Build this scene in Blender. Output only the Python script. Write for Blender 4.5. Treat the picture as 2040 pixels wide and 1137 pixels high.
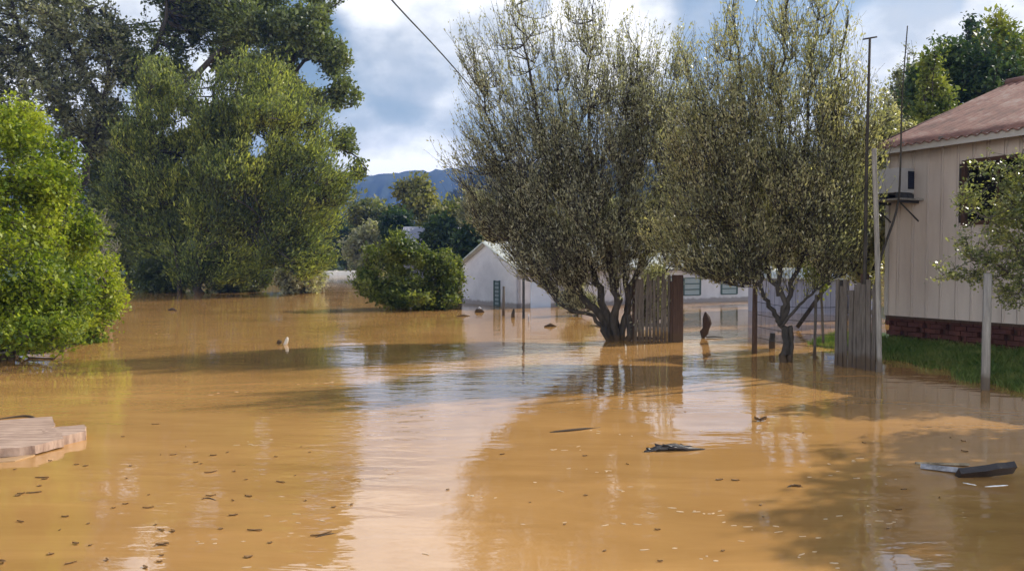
import bpy, math, random
import numpy as np
from mathutils import Vector

# ------------------------------------------------------------------ scene, camera, light
for o in list(bpy.data.objects): bpy.data.objects.remove(o)
S = bpy.context.scene
COL = S.collection
R = math.radians
FPX, CX, CY, CAMZ = 1600.0, 1020.0, 568.5, 1.7
PITCH = math.atan(48.5 / FPX)

cam_d = bpy.data.cameras.new('camera')
cam = bpy.data.objects.new('camera', cam_d)
COL.objects.link(cam)
cam.location = (0, 0, CAMZ)
cam.rotation_euler = (R(90) - PITCH, 0, 0)
cam_d.sensor_width = 36.0
cam_d.lens = 36.0 * FPX / 2040.0
cam_d.clip_start = 0.1
cam_d.clip_end = 9000
S.camera = cam

SUN_AZ = math.atan2(0.86, 0.5)          # clockwise from +Y (the way the camera looks)
SUN_EL = R(37.5)
S.render.engine = 'CYCLES'
S.view_settings.view_transform = 'Standard'
S.view_settings.look = 'None'
S.view_settings.exposure = 0.22
S.view_settings.gamma = 1.0

sun_d = bpy.data.lights.new('sun', 'SUN')
sun_d.energy = 4.7
sun_d.angle = R(0.6)
sun_d.color = (1.0, 0.94, 0.84)
sun = bpy.data.objects.new('sun', sun_d)
COL.objects.link(sun)
to_sun = Vector((math.sin(SUN_AZ) * math.cos(SUN_EL), math.cos(SUN_AZ) * math.cos(SUN_EL), math.sin(SUN_EL)))
sun.rotation_euler = to_sun.to_track_quat('Z', 'Y').to_euler()
sun.location = (20, 10, 30)


def P(px, py, D):
    """world point seen at pixel (px, py) of the 2040x1137 photograph, D metres ahead"""
    a = PITCH
    u = (px - CX) / FPX
    v = -(py - CY) / FPX
    d = np.array([u, math.cos(a) + v * math.sin(a), -math.sin(a) + v * math.cos(a)])
    d = d / d[1] * D
    return np.array([d[0], d[1], d[2] + CAMZ])


def W(px, py, z=0.0):
    p = P(px, py, 1.0)
    t = (z - CAMZ) / (p[2] - CAMZ)
    return np.array([p[0] * t, p[1] * t, z])


# world: Nishita sky with broken cloud laid out by direction
world = bpy.data.worlds.new("World")
S.world = world
world.use_nodes = True
nt = world.node_tree
nt.nodes.clear()


def N(t, kind, **kw):
    n = t.nodes.new(kind)
    for k, v in kw.items():
        setattr(n, k, v)
    return n


def mathn(t, op, a, b=None, c=None, clamp=False):
    n = t.nodes.new('ShaderNodeMath')
    n.operation = op
    n.use_clamp = clamp
    for i, v in enumerate((a, b, c)):
        if v is None: continue
        if isinstance(v, (int, float)): n.inputs[i].default_value = v
        else: t.links.new(v, n.inputs[i])
    return n.outputs[0]


out = N(nt, 'ShaderNodeOutputWorld')
bg = N(nt, 'ShaderNodeBackground')
bg.inputs['Strength'].default_value = 0.1
nt.links.new(bg.outputs[0], out.inputs['Surface'])
sky = N(nt, 'ShaderNodeTexSky')
sky.sky_type = 'NISHITA'
sky.sun_disc = False
sky.sun_elevation = SUN_EL
sky.sun_rotation = SUN_AZ
sky.air_density = 1.2
sky.dust_density = 1.5
tc = N(nt, 'ShaderNodeTexCoord')
nrm = N(nt, 'ShaderNodeVectorMath', operation='NORMALIZE')
nt.links.new(tc.outputs['Generated'], nrm.inputs[0])
mp = N(nt, 'ShaderNodeMapping')
mp.inputs['Scale'].default_value = (1.0, 1.0, 1.5)
nt.links.new(nrm.outputs[0], mp.inputs[0])
nz = N(nt, 'ShaderNodeTexNoise')
nz.inputs['Scale'].default_value = 6.5
nz.inputs['Detail'].default_value = 7.0
nz.inputs['Roughness'].default_value = 0.5
nt.links.new(mp.outputs[0], nz.inputs['Vector'])
nz2 = N(nt, 'ShaderNodeTexNoise')
nz2.inputs['Scale'].default_value = 9.0
nz2.inputs['Detail'].default_value = 5.0
nt.links.new(mp.outputs[0], nz2.inputs['Vector'])
cloud = None
# (pixel x, pixel y, angular radius in degrees, weight)
for (cx_, cy_, rad, w_) in ((850, 90, 7.0, .75), (800, 260, 5.5, .85), (1010, 130, 5, .8), (1215, 65, 4.5, 1.15),
                            (1330, 190, 6, .6), (1800, 130, 4.2, 1.15), (2030, 45, 3.2, 1.2), (820, -330, 11, 1.5), (900,-90,5,.9),
                            (200, 60, 10, .9), (1950, -450, 9, 1.0), (60, -500, 10, .7), (900, 400, 7, .45),
                            (1400, 420, 8, .6)):
    d = P(cx_, cy_, 1.0) - np.array([0, 0, CAMZ])
    d = d / np.linalg.norm(d)
    dt = N(nt, 'ShaderNodeVectorMath', operation='DOT_PRODUCT')
    nt.links.new(nrm.outputs[0], dt.inputs[0])
    dt.inputs[1].default_value = tuple(d)
    mr = N(nt, 'ShaderNodeMapRange', interpolation_type='SMOOTHSTEP')
    nt.links.new(dt.outputs['Value'], mr.inputs['Value'])
    mr.inputs['From Min'].default_value = math.cos(R(rad * 1.5))
    mr.inputs['From Max'].default_value = math.cos(R(rad * .35))
    mr.inputs['To Min'].default_value = 0.0
    mr.inputs['To Max'].default_value = w_
    cloud = mr.outputs[0] if cloud is None else mathn(nt, 'MAXIMUM', cloud, mr.outputs[0])
# unseen clouds behind and overhead, laid out for fill light, kept out of the blue gap ahead
sep = N(nt, 'ShaderNodeSeparateXYZ')
nt.links.new(nrm.outputs[0], sep.inputs[0])
hi = N(nt, 'ShaderNodeMapRange', interpolation_type='SMOOTHSTEP')
nt.links.new(sep.outputs['Z'], hi.inputs['Value'])
hi.inputs['From Min'].default_value = .34
hi.inputs['From Max'].default_value = .6
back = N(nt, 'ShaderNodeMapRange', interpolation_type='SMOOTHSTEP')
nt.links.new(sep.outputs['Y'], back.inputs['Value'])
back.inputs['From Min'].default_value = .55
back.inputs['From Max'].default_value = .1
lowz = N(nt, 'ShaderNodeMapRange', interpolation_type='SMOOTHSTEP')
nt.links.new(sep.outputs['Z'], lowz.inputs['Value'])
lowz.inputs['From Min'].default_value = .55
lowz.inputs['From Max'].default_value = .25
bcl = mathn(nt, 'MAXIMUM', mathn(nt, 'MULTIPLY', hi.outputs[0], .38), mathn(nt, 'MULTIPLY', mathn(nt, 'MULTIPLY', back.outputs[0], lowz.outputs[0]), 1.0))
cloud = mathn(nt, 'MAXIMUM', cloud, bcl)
dens = mathn(nt, 'ADD', cloud, mathn(nt, 'MULTIPLY', mathn(nt, 'SUBTRACT', nz.outputs['Fac'], 0.5), 2.1))
dm = N(nt, 'ShaderNodeMapRange', interpolation_type='SMOOTHSTEP')
nt.links.new(dens, dm.inputs['Value'])
dm.inputs['From Min'].default_value = 0.32
dm.inputs['From Max'].default_value = 1.05
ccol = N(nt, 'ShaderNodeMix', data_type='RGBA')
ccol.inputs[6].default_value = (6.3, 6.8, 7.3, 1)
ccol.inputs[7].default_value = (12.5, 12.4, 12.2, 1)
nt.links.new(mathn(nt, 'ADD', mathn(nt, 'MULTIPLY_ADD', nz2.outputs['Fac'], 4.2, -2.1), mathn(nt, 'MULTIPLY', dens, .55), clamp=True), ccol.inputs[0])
# low haze band of pale grey blue close to the horizon
lowb = N(nt, 'ShaderNodeMapRange', interpolation_type='SMOOTHSTEP')
nt.links.new(sep.outputs['Z'], lowb.inputs['Value'])
lowb.inputs['From Min'].default_value = .24
lowb.inputs['From Max'].default_value = .02
m0 = N(nt, 'ShaderNodeMix', data_type='RGBA')
nt.links.new(mathn(nt, 'MULTIPLY', lowb.outputs[0], .8), m0.inputs[0])
skg = N(nt, 'ShaderNodeMix', data_type='RGBA')
skg.blend_type = 'MULTIPLY'
skg.inputs[0].default_value = 1.0
nt.links.new(sky.outputs[0], skg.inputs[6])
skg.inputs[7].default_value = (0.80, 0.85, 0.88, 1)
nt.links.new(skg.outputs[2], m0.inputs[6])
m0.inputs[7].default_value = (5.2, 6.2, 7.6, 1)
m1 = N(nt, 'ShaderNodeMix', data_type='RGBA')
nt.links.new(dm.outputs[0], m1.inputs[0])
nt.links.new(m0.outputs[2], m1.inputs[6])
bk2 = N(nt, 'ShaderNodeMapRange', interpolation_type='SMOOTHSTEP')  # added boost: unseen clouds behind the camera brightened to fill wall and foliage
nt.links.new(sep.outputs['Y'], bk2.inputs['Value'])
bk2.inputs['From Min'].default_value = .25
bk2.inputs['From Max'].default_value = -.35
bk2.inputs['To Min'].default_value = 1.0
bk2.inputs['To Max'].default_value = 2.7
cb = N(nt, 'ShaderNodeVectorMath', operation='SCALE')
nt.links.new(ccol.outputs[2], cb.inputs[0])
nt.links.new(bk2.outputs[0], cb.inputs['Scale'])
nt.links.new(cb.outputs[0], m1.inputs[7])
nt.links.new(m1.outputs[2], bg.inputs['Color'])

# ------------------------------------------------------------------ materials
MATS = {}


def mat(name, c1, c2=None, scale=3.0, rough=0.85, bump=0.0, bscale=20.0, stretch=(1, 1, 1), spec=0.3, c3=None, tide=0.0):
    if name in MATS: return MATS[name]
    m = bpy.data.materials.new(name)
    m.use_nodes = True
    t = m.node_tree
    b = t.nodes['Principled BSDF']
    b.inputs['Roughness'].default_value = rough
    b.inputs['Specular IOR Level'].default_value = spec
    b.inputs['Base Color'].default_value = (*c1, 1)
    g = N(t, 'ShaderNodeTexCoord')
    mpp = N(t, 'ShaderNodeMapping')
    mpp.inputs['Scale'].default_value = stretch
    t.links.new(g.outputs['Object'], mpp.inputs[0])
    if c2 is not None:
        n = N(t, 'ShaderNodeTexNoise')
        n.inputs['Scale'].default_value = scale
        n.inputs['Detail'].default_value = 6
        n.inputs['Roughness'].default_value = .65
        t.links.new(mpp.outputs[0], n.inputs['Vector'])
        r = N(t, 'ShaderNodeValToRGB')
        r.color_ramp.elements[0].position = .3
        r.color_ramp.elements[1].position = .7
        r.color_ramp.elements[0].color = (*c1, 1)
        r.color_ramp.elements[1].color = (*c2, 1)
        if c3 is not None:
            e = r.color_ramp.elements.new(.52)
            e.color = (*c3, 1)
        t.links.new(n.outputs['Fac'], r.inputs[0])
        t.links.new(r.outputs[0], b.inputs['Base Color'])
    if tide:                                  # wet silt stain left by the flood
        ge = N(t, 'ShaderNodeNewGeometry')
        sp = N(t, 'ShaderNodeSeparateXYZ')
        t.links.new(ge.outputs['Position'], sp.inputs[0])
        tn = N(t, 'ShaderNodeTexNoise')
        tn.inputs['Scale'].default_value = 5.0
        tn.inputs['Detail'].default_value = 4
        t.links.new(ge.outputs['Position'], tn.inputs['Vector'])
        zz_ = mathn(t, 'ADD', sp.outputs['Z'], mathn(t, 'MULTIPLY_ADD', tn.outputs['Fac'], tide * 1.2, -tide * .6))
        tm = N(t, 'ShaderNodeMapRange')
        t.links.new(zz_, tm.inputs['Value'])
        tm.inputs['From Min'].default_value = tide * .75
        tm.inputs['From Max'].default_value = tide * 1.25
        tm.inputs['To Min'].default_value = .85
        tm.inputs['To Max'].default_value = .0
        tx = N(t, 'ShaderNodeMix', data_type='RGBA')
        t.links.new(tm.outputs[0], tx.inputs[0])
        src = b.inputs['Base Color'].links[0].from_socket if b.inputs['Base Color'].links else None
        if src: t.links.new(src, tx.inputs[6])
        else: tx.inputs[6].default_value = (*c1, 1)
        mud = [.35 * c + .65 * m_ for c, m_ in zip(c1, (.10, .062, .032))]
        tx.inputs[7].default_value = (*mud, 1)
        t.links.new(tx.outputs[2], b.inputs['Base Color'])
    if bump:
        n2 = N(t, 'ShaderNodeTexNoise')
        n2.inputs['Scale'].default_value = bscale
        n2.inputs['Detail'].default_value = 5
        t.links.new(mpp.outputs[0], n2.inputs['Vector'])
        bp = N(t, 'ShaderNodeBump')
        bp.inputs['Strength'].default_value = bump
        bp.inputs['Distance'].default_value = .02
        t.links.new(n2.outputs['Fac'], bp.inputs['Height'])
        t.links.new(bp.outputs[0], b.inputs['Normal'])
    MATS[name] = m
    return m


def leaf_mat(name, dark, mid, light, trans=0.35, clump=1.2, rough=.55, spec=.35):
    """leaf colours vary leaf by leaf (tint attribute) and from spray to spray (noise)"""
    m = bpy.data.materials.new(name)
    m.use_nodes = True
    t = m.node_tree
    b = t.nodes['Principled BSDF']
    o = t.nodes['Material Output']
    at = N(t, 'ShaderNodeAttribute')
    at.attribute_name = 'tint'
    g = N(t, 'ShaderNodeTexCoord')
    n = N(t, 'ShaderNodeTexNoise')
    n.inputs['Scale'].default_value = clump
    n.inputs['Detail'].default_value = 3
    t.links.new(g.outputs['Object'], n.inputs['Vector'])
    f = mathn(t, 'ADD', mathn(t, 'MULTIPLY', at.outputs['Fac'], .55),
              mathn(t, 'MULTIPLY_ADD', n.outputs['Fac'], 1.5, -.5))
    r = N(t, 'ShaderNodeValToRGB')
    r.color_ramp.elements[0].position = .12
    r.color_ramp.elements[0].color = (*dark, 1)
    r.color_ramp.elements[1].position = .92
    r.color_ramp.elements[1].color = (*light, 1)
    e = r.color_ramp.elements.new(.5)
    e.color = (*mid, 1)
    t.links.new(f, r.inputs[0])
    t.links.new(r.outputs[0], b.inputs['Base Color'])
    b.inputs['Roughness'].default_value = rough
    b.inputs['Specular IOR Level'].default_value = spec
    tr = N(t, 'ShaderNodeBsdfTranslucent')
    br = N(t, 'ShaderNodeMix', data_type='RGBA')
    br.blend_type = 'MULTIPLY'
    br.inputs[0].default_value = 1
    br.inputs[7].default_value = (1.5, 1.6, .7, 1)
    t.links.new(r.outputs[0], br.inputs[6])
    t.links.new(br.outputs[2], tr.inputs[0])
    mx = N(t, 'ShaderNodeMixShader')
    mx.inputs[0].default_value = trans
    t.links.new(b.outputs[0], mx.inputs[1])
    t.links.new(tr.outputs[0], mx.inputs[2])
    t.links.new(mx.outputs[0], o.inputs['Surface'])
    return m


M_bark = mat('bark', (.06, .05, .04), (.17, .15, .13), 9, .95, .6, 30, (1, 1, .35), tide=.12)
M_barkpale = mat('pale bark', (.10, .09, .075), (.30, .28, .25), 7, .95, .5, 30, (1, 1, .3))
M_barkdark = mat('dark bark', (.022, .019, .016), (.075, .064, .054), 8, .95, .6, 30, (1, 1, .35), tide=.12)
M_wood = mat('weathered dark wood', (.065, .052, .044), (.19, .165, .14), 6, .9, .5, 60, (6, 6, .5), tide=.2)
M_woodred = mat('wet brown wood', (.045, .025, .018), (.10, .06, .042), 6, .7, .5, 60, (6, 6, .5), tide=.2)
M_woodgrey = mat('grey weathered wood', (.17, .155, .14), (.36, .33, .295), 5, .9, .4, 60, (6, 6, .5), tide=.18)
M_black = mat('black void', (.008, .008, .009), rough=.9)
M_darkmetal = mat('dark metal', (.03, .03, .035), (.06, .06, .065), 8, .6)

# ------------------------------------------------------------------ object helpers


def tag(o, label=None, cat=None, group=None, kind=None):
    if label: o['label'] = label
    if cat: o['category'] = cat
    if group: o['group'] = group
    if kind: o['kind'] = kind
    return o


def empty(name, loc, label, cat, group=None, rz=0.0):
    o = bpy.data.objects.new(name, None)
    COL.objects.link(o)
    o.location = tuple(float(v) for v in loc)
    o.rotation_euler = (0, 0, rz)
    o.empty_display_size = .2
    return tag(o, label, cat, group)


def link(name, me, m, parent=None, keep_world=True):
    o = bpy.data.objects.new(name, me)
    COL.objects.link(o)
    if m is not None and not me.materials: me.materials.append(m)
    if parent is not None:
        o.parent = parent
        if keep_world:                      # mesh was written in world coordinates
            off = Vector((0, 0, 0))
            q = parent
            while q is not None:
                off += q.location
                q = q.parent
            o.location = -off
    return o


class MB:
    def __init__(s): s.v, s.f, s.sm = [], [], []

    def box(s, c, size, ax=None, taper=1.0):
        c = np.array(c, float)
        ax = np.eye(3) if ax is None else np.array(ax, float)
        n = len(s.v)
        for k in (-1, 1):
            tp = taper if k > 0 else 1.0
            for (i, j) in ((-1, -1), (1, -1), (1, 1), (-1, 1)):
                s.v.append(c + ax[0] * i * size[0] / 2 * tp + ax[1] * j * size[1] / 2 * tp + ax[2] * k * size[2] / 2)
        for q in ((3, 2, 1, 0), (4, 5, 6, 7), (0, 1, 5, 4), (1, 2, 6, 5), (2, 3, 7, 6), (3, 0, 4, 7)):
            s.f.append(tuple(n + a for a in q))
            s.sm.append(False)

    def tube(s, pts, radii, n=6, cap=True):
        pts = [np.array(p, float) for p in pts]
        k0 = len(s.v)
        ref = np.array([0.31, 0.77, 0.21])
        for i, p in enumerate(pts):
            d = pts[min(i + 1, len(pts) - 1)] - pts[max(i - 1, 0)]
            d = d / (np.linalg.norm(d) + 1e-9)
            a = np.cross(d, ref)
            a /= np.linalg.norm(a) + 1e-9
            b = np.cross(d, a)
            for j in range(n):
                t = 2 * math.pi * j / n
                s.v.append(p + (a * math.cos(t) + b * math.sin(t)) * radii[i])
        for i in range(len(pts) - 1):
            for j in range(n):
                s.f.append((k0 + i * n + j, k0 + i * n + (j + 1) % n, k0 + (i + 1) * n + (j + 1) % n, k0 + (i + 1) * n + j))
                s.sm.append(True)
        if cap:
            s.f.append(tuple(k0 + (len(pts) - 1) * n + j for j in range(n)))
            s.f.append(tuple(k0 + n - 1 - j for j in range(n)))
            s.sm += [False, False]

    def poly(s, pts, thick_vec):
        """extruded polygon"""
        n = len(pts)
        k = len(s.v)
        tv = np.array(thick_vec, float)
        for p in pts: s.v.append(np.array(p, float))
        for p in pts: s.v.append(np.array(p, float) + tv)
        s.f.append(tuple(k + i for i in range(n)))
        s.f.append(tuple(k + 2 * n - 1 - i for i in range(n)))
        s.sm += [False, False]
        for i in range(n):
            s.f.append((k + i, k + n + i, k + n + (i + 1) % n, k + (i + 1) % n))
            s.sm.append(False)

    def build(s, name, m, parent=None, keep_world=True, origin=None):
        v = np.array(s.v)
        if origin is not None: v = v - np.array(origin)
        me = bpy.data.meshes.new(name)
        me.from_pydata([tuple(map(float, p)) for p in v], [], s.f)
        me.polygons.foreach_set('use_smooth', s.sm)
        me.update()
        o = link(name, me, m, parent, keep_world)
        if origin is not None and parent is None: o.location = tuple(float(x) for x in origin)
        return o


def quads_mesh(name, V, F, tint=None):
    me = bpy.data.meshes.new(name)
    V = np.ascontiguousarray(V, dtype=np.float32)
    F = np.ascontiguousarray(F, dtype=np.int32)
    me.vertices.add(len(V))
    me.vertices.foreach_set('co', V.ravel())
    me.loops.add(F.size)
    me.loops.foreach_set('vertex_index', F.ravel())
    me.polygons.add(len(F))
    me.polygons.foreach_set('loop_start', np.arange(0, F.size, F.shape[1], dtype=np.int32))
    me.polygons.foreach_set('loop_total', np.full(len(F), F.shape[1], dtype=np.int32))
    me.update(calc_edges=True)
    if tint is not None:
        a = me.attributes.new('tint', 'FLOAT', 'FACE')
        a.data.foreach_set('value', np.asarray(tint, dtype=np.float32))
    me.validate()
    return me


# ------------------------------------------------------------------ trees
def unit(a): return a / (np.linalg.norm(a, axis=-1, keepdims=True) + 1e-9)


def catmull(pts, k=6, rng=None, wob=0.0):
    pts = [np.array(p, float) for p in pts]
    if len(pts) == 2: pts = [pts[0], (pts[0] + pts[1]) / 2, pts[1]]
    e = [2 * pts[0] - pts[1]] + pts + [2 * pts[-1] - pts[-2]]
    o = []
    for i in range(1, len(e) - 2):
        for j in range(k):
            t = j / k
            p0, p1, p2, p3 = e[i - 1], e[i], e[i + 1], e[i + 2]
            q = .5 * ((2 * p1) + (p2 - p0) * t + (2 * p0 - 5 * p1 + 4 * p2 - p3) * t * t + (3 * p1 - p0 - 3 * p2 + p3) * t ** 3)
            if rng is not None and (i > 1 or j > 0): q = q + rng.normal(0, wob, 3)
            o.append(q)
    o.append(pts[-1])
    return o


def tubes_np(paths, radii, n=3):
    """paths (K, L, 3), radii (K, L) -> verts, quads"""
    K, L, _ = paths.shape
    d = np.empty_like(paths)
    d[:, 1:-1] = paths[:, 2:] - paths[:, :-2]
    d[:, 0] = paths[:, 1] - paths[:, 0]
    d[:, -1] = paths[:, -1] - paths[:, -2]
    d = unit(d)
    a = unit(np.cross(d, np.array([.31, .77, .21])))
    b = np.cross(d, a)
    th = np.arange(n) * 2 * math.pi / n
    V = paths[:, :, None, :] + radii[:, :, None, None] * (a[:, :, None, :] * np.cos(th)[None, None, :, None] + b[:, :, None, :] * np.sin(th)[None, None, :, None])
    idx = np.arange(K * L * n).reshape(K, L, n)
    f = np.stack([idx[:, :-1, :], np.roll(idx, -1, 2)[:, :-1, :], np.roll(idx, -1, 2)[:, 1:, :], idx[:, 1:, :]], -1).reshape(-1, 4)
    return V.reshape(-1, 3), f


def sample_blobs(blobs, n, rng, shell=.35):
    w = np.array([b[2] for b in blobs], float)
    w /= w.sum()
    k = rng.choice(len(blobs), n, p=w)
    c = np.array([b[0] for b in blobs])[k]
    r = np.array([b[1] for b in blobs])[k]
    d = unit(rng.normal(size=(n, 3)))
    rad = (shell + (1 - shell) * rng.random(n)) ** .6
    rad = np.where(rng.random(n) < .3, rng.random(n) ** .4, rad)
    return c + d * r * rad[:, None]


def blob(px, py, rx, ry, D, rd=None, w=None):
    """crown lobe: centre seen at pixel, radii in pixels at that distance; rd depth radius in metres"""
    c = P(px, py, D)
    s = D / FPX
    rd = (rx + ry) / 2 * s if rd is None else rd
    return (c, np.array([rx * s, rd, ry * s]), w if w is not None else rx * ry * 1.0)


def clumps(bl, k, f, seed):
    """break big crown lobes into clumps with gaps between them"""
    rr = np.random.default_rng(seed)
    o = []
    for (c, r_, w) in bl:
        o.append((c, r_ * .62, w * .22))
        for i in range(k):
            d = unit(rr.normal(size=3))
            o.append((c + d * r_ * rr.uniform(.55, .8), r_ * f * rr.uniform(.75, 1.25), w * .78 / k))
    return o


def make_tree(name, label, cat, base, limbs, blobs, n1, n2, nleaf, leaf, lm, bm, seed, group=None, lmax1=99, lmax2=1.0,
              tw=(.009, .003), br=(.03, .012), jit=.06, upb=.6, droop=0.0, shell=.35, spread=1.0, axial=.5, twig_up=.15, zmin=.02, sides=8, fan=0.0):
    rng = np.random.default_rng(seed)
    root = empty(name, base, label, cat, group)
    mb = MB()
    nodes = []
    for (pts, r0, r1) in limbs:
        L = np.linalg.norm(np.array(pts[-1]) - np.array(pts[0]))
        q = catmull(pts, 6, rng, L * .006)
        rr = [r0 + (r1 - r0) * (i / (len(q) - 1)) ** .8 for i in range(len(q))]
        if pts[0][2] < .25: rr[0] *= 1.25
        mb.tube(q, rr, sides)
        nodes += q[2:]
    nodes = np.array(nodes)

    def attach(n, lmax, r, L, up, sh):
        nonlocal nodes
        tg = sample_blobs(blobs, n, rng, sh)
        tg = tg[tg[:, 2] > zmin]
        # distance to every node, with a preference for nodes below the target
        best = np.empty(len(tg), int)
        for i in range(0, len(tg), 400):
            dd = tg[i:i + 400, None, :] - nodes[None, :, :]
            dist = np.linalg.norm(dd, axis=2) + np.maximum(0, -dd[:, :, 2]) * .8
            best[i:i + 400] = dist.argmin(1)
        st = nodes[best]
        if fan and n == n2:                      # long shoots that rise away from the foot of the tree
            rad_ = unit(tg - np.array(base)) + np.array([0, 0, .35]) + rng.normal(0, .22, tg.shape)
            L2 = fan * (.4 + .8 * rng.random((len(tg), 1)))
            near = tg - unit(rad_) * L2 * .5
            for i in range(0, len(tg), 400):
                dist = np.linalg.norm(near[i:i + 400, None, :] - nodes[None, :, :], axis=2)
                best[i:i + 400] = dist.argmin(1)
            st = nodes[best]
            tg = st + unit(rad_ + .5 * unit(tg - st)) * L2
        v = tg - st
        ln = np.linalg.norm(v, axis=1)
        sc = np.minimum(1, lmax / (ln + 1e-6))
        tg = st + v * sc[:, None]
        ln = ln * sc
        ts = np.linspace(0, 1, L)
        bow = rng.normal(0, .12, (len(tg), 3)) * ln[:, None]
        bow[:, 2] -= up * ln
        path = st[:, None, :] + (tg - st)[:, None, :] * ts[None, :, None] + bow[:, None, :] * (4 * ts * (1 - ts))[None, :, None] * .6
        if droop: path[:, :, 2] -= droop * ln[:, None] * ts[None, :] ** 2
        path[:, 1:, 2] = np.maximum(path[:, 1:, 2], zmin * .5)
        rad = (r[0] + (r[1] - r[0]) * ts)[None, :] * (.7 + .6 * rng.random((len(tg), 1)))
        V, F = tubes_np(path, rad, 4 if r[0] > .015 else 3)
        return path, V, F

    allV, allF, off = [], [], 0
    p1, V, F = attach(n1, lmax1, br, 6, twig_up, .2)
    allV.append(V); allF.append(F); off = len(V)
    nodes = np.concatenate([nodes, p1[:, 1:].reshape(-1, 3)])
    p2, V, F = attach(n2, lmax2, tw, 5, twig_up, shell)
    allV.append(V); allF.append(F + off)
    # trunk mesh = limbs + branches + twigs
    v0 = np.array(mb.v)
    me = bpy.data.meshes.new(name + '_trunk')
    k = len(v0)
    TV = np.concatenate(allV)
    TF = np.concatenate(allF)
    faces = [tuple(f) for f in mb.f] + [tuple(f) for f in (TF + k).tolist()]
    me.from_pydata(np.concatenate([v0, TV]).tolist(), [], faces)
    me.polygons.foreach_set('use_smooth', [True] * len(me.polygons))
    me.update()
    link('trunk', me, bm, root)
    # leaves along the twigs
    nl = nleaf
    k = rng.integers(0, len(p2), nl)
    t = rng.random(nl) ** .7 * (p2.shape[1] - 1)
    i0 = np.minimum(t.astype(int), p2.shape[1] - 2)
    fr = (t - i0)[:, None]
    a, b = p2[k, i0], p2[k, i0 + 1]
    C = a * (1 - fr) + b * fr + rng.normal(0, jit, (nl, 3)) * spread
    tang = unit(b - a)
    nor = rng.normal(size=(nl, 3))
    nor[:, 2] = np.abs(nor[:, 2]) + upb
    nor = unit(nor)
    axs = unit(rng.normal(size=(nl, 3)) + tang * axial * 3 + np.array([0, 0, -droop * 3]))
    side = unit(np.cross(nor, axs))
    sz = (.45 + .95 * rng.random((nl, 1)) ** 1.4)
    A = axs * leaf[0] / 2 * sz
    B = side * leaf[1] / 2 * sz
    C[:, 2] = np.maximum(C[:, 2], zmin)
    fold = np.cross(A, B)
    fold = unit(fold) * leaf[1] * .18 * sz
    V = np.stack([C - A, C + B + fold, C + A, C - B + fold], 1).reshape(-1, 3)
    F = np.arange(nl * 4).reshape(-1, 4)
    lme = quads_mesh(name + '_crown', V, F, rng.random(nl))
    link('crown', lme, lm, root)
    return root


# ------------------------------------------------------------------ ground and water
HC = np.array([7.45, 16.0])                       # nearest-left corner of the wooden house (far end of the visible wall)
HU = np.array([.453, -.891]); HU /= np.linalg.norm(HU)      # along the wall, towards the camera
HN = np.array([-.891, -.453]); HN /= np.linalg.norm(HN)     # outwards


def height(x, y):
    h = np.full_like(x, -.55)
    rx, ry = x - HC[0], y - HC[1]
    s = rx * HU[0] + ry * HU[1]
    d = rx * HN[0] + ry * HN[1]
    w = np.clip(1.25 + .36 * s, 1.0, 4.2)
    bank = .16 - .16 * np.clip(d, 0, None) / w
    bank = np.where(bank < 0, bank * 1.6, bank)
    bank = bank - np.clip(-s - 1.0, 0, 3) * .25
    bank += .018 * np.sin(x * 3.1 + y * 1.7) + .012 * np.sin(x * 7.3 - y * 5.1)
    h = np.maximum(h, np.where(d > -9, bank, -.55))
    far = np.clip((y - 103) / 8, 0, 1) * 1.0 - .55 + np.clip((y - 120) / 400, 0, 1) * 6
    h = np.maximum(h, far)
    lef = np.clip((-x - 34) / 10, 0, 1) * .9 - .5
    h = np.maximum(h, np.where(y > 25, lef, -.55))
    return h


def axis_coords(lo, hi, a, b, fine, coarse):
    mid = np.arange(a, b, fine)
    left = a - np.geomspace(fine, a - lo, coarse)[::-1]
    right = b + np.geomspace(fine, hi - b, coarse)
    return np.concatenate([left, mid, right])


gx = axis_coords(-1300, 1300, 2, 14, .12, 40)
gy = axis_coords(-60, 1300, 5, 21, .12, 60)
X, Y = np.meshgrid(gx, gy)
Z = height(X, Y)
V = np.stack([X.ravel(), Y.ravel(), Z.ravel()], 1)
nx, ny = len(gx), len(gy)
I = np.arange(nx * ny).reshape(ny, nx)
F = np.stack([I[:-1, :-1], I[:-1, 1:], I[1:, 1:], I[1:, :-1]], -1).reshape(-1, 4)
M_ground = mat('soil and short grass', (.022, .045, .012), (.075, .06, .035), 1.6, .95, .5, 25, c3=(.035, .065, .018))
tag(link('ground', quads_mesh('ground', V, F), M_ground), kind='structure', label='low grassy bank and flooded ground under the water')

# water sheet
mw = bpy.data.materials.new('muddy flood water')
mw.use_nodes = True
t = mw.node_tree
b = t.nodes['Principled BSDF']
g = N(t, 'ShaderNodeTexCoord')
n = N(t, 'ShaderNodeTexNoise')
n.inputs['Scale'].default_value = .35
n.inputs['Detail'].default_value = 4
t.links.new(g.outputs['Object'], n.inputs['Vector'])
r = N(t, 'ShaderNodeValToRGB')
r.color_ramp.elements[0].position = .3
r.color_ramp.elements[0].color = (.34, .175, .052, 1)
r.color_ramp.elements[1].position = .7
r.color_ramp.elements[1].color = (.62, .335, .115, 1)
sm = N(t, 'ShaderNodeMapping')
sm.inputs['Scale'].default_value = (.35, 1.3, 1)
sm.inputs['Rotation'].default_value = (0, 0, .25)
t.links.new(g.outputs['Object'], sm.inputs[0])
sn = N(t, 'ShaderNodeTexNoise')
sn.inputs['Scale'].default_value = 1.1
sn.inputs['Detail'].default_value = 7
sn.inputs['Roughness'].default_value = .65
sn.inputs['Distortion'].default_value = 1.2
t.links.new(sm.outputs[0], sn.inputs['Vector'])
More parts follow.
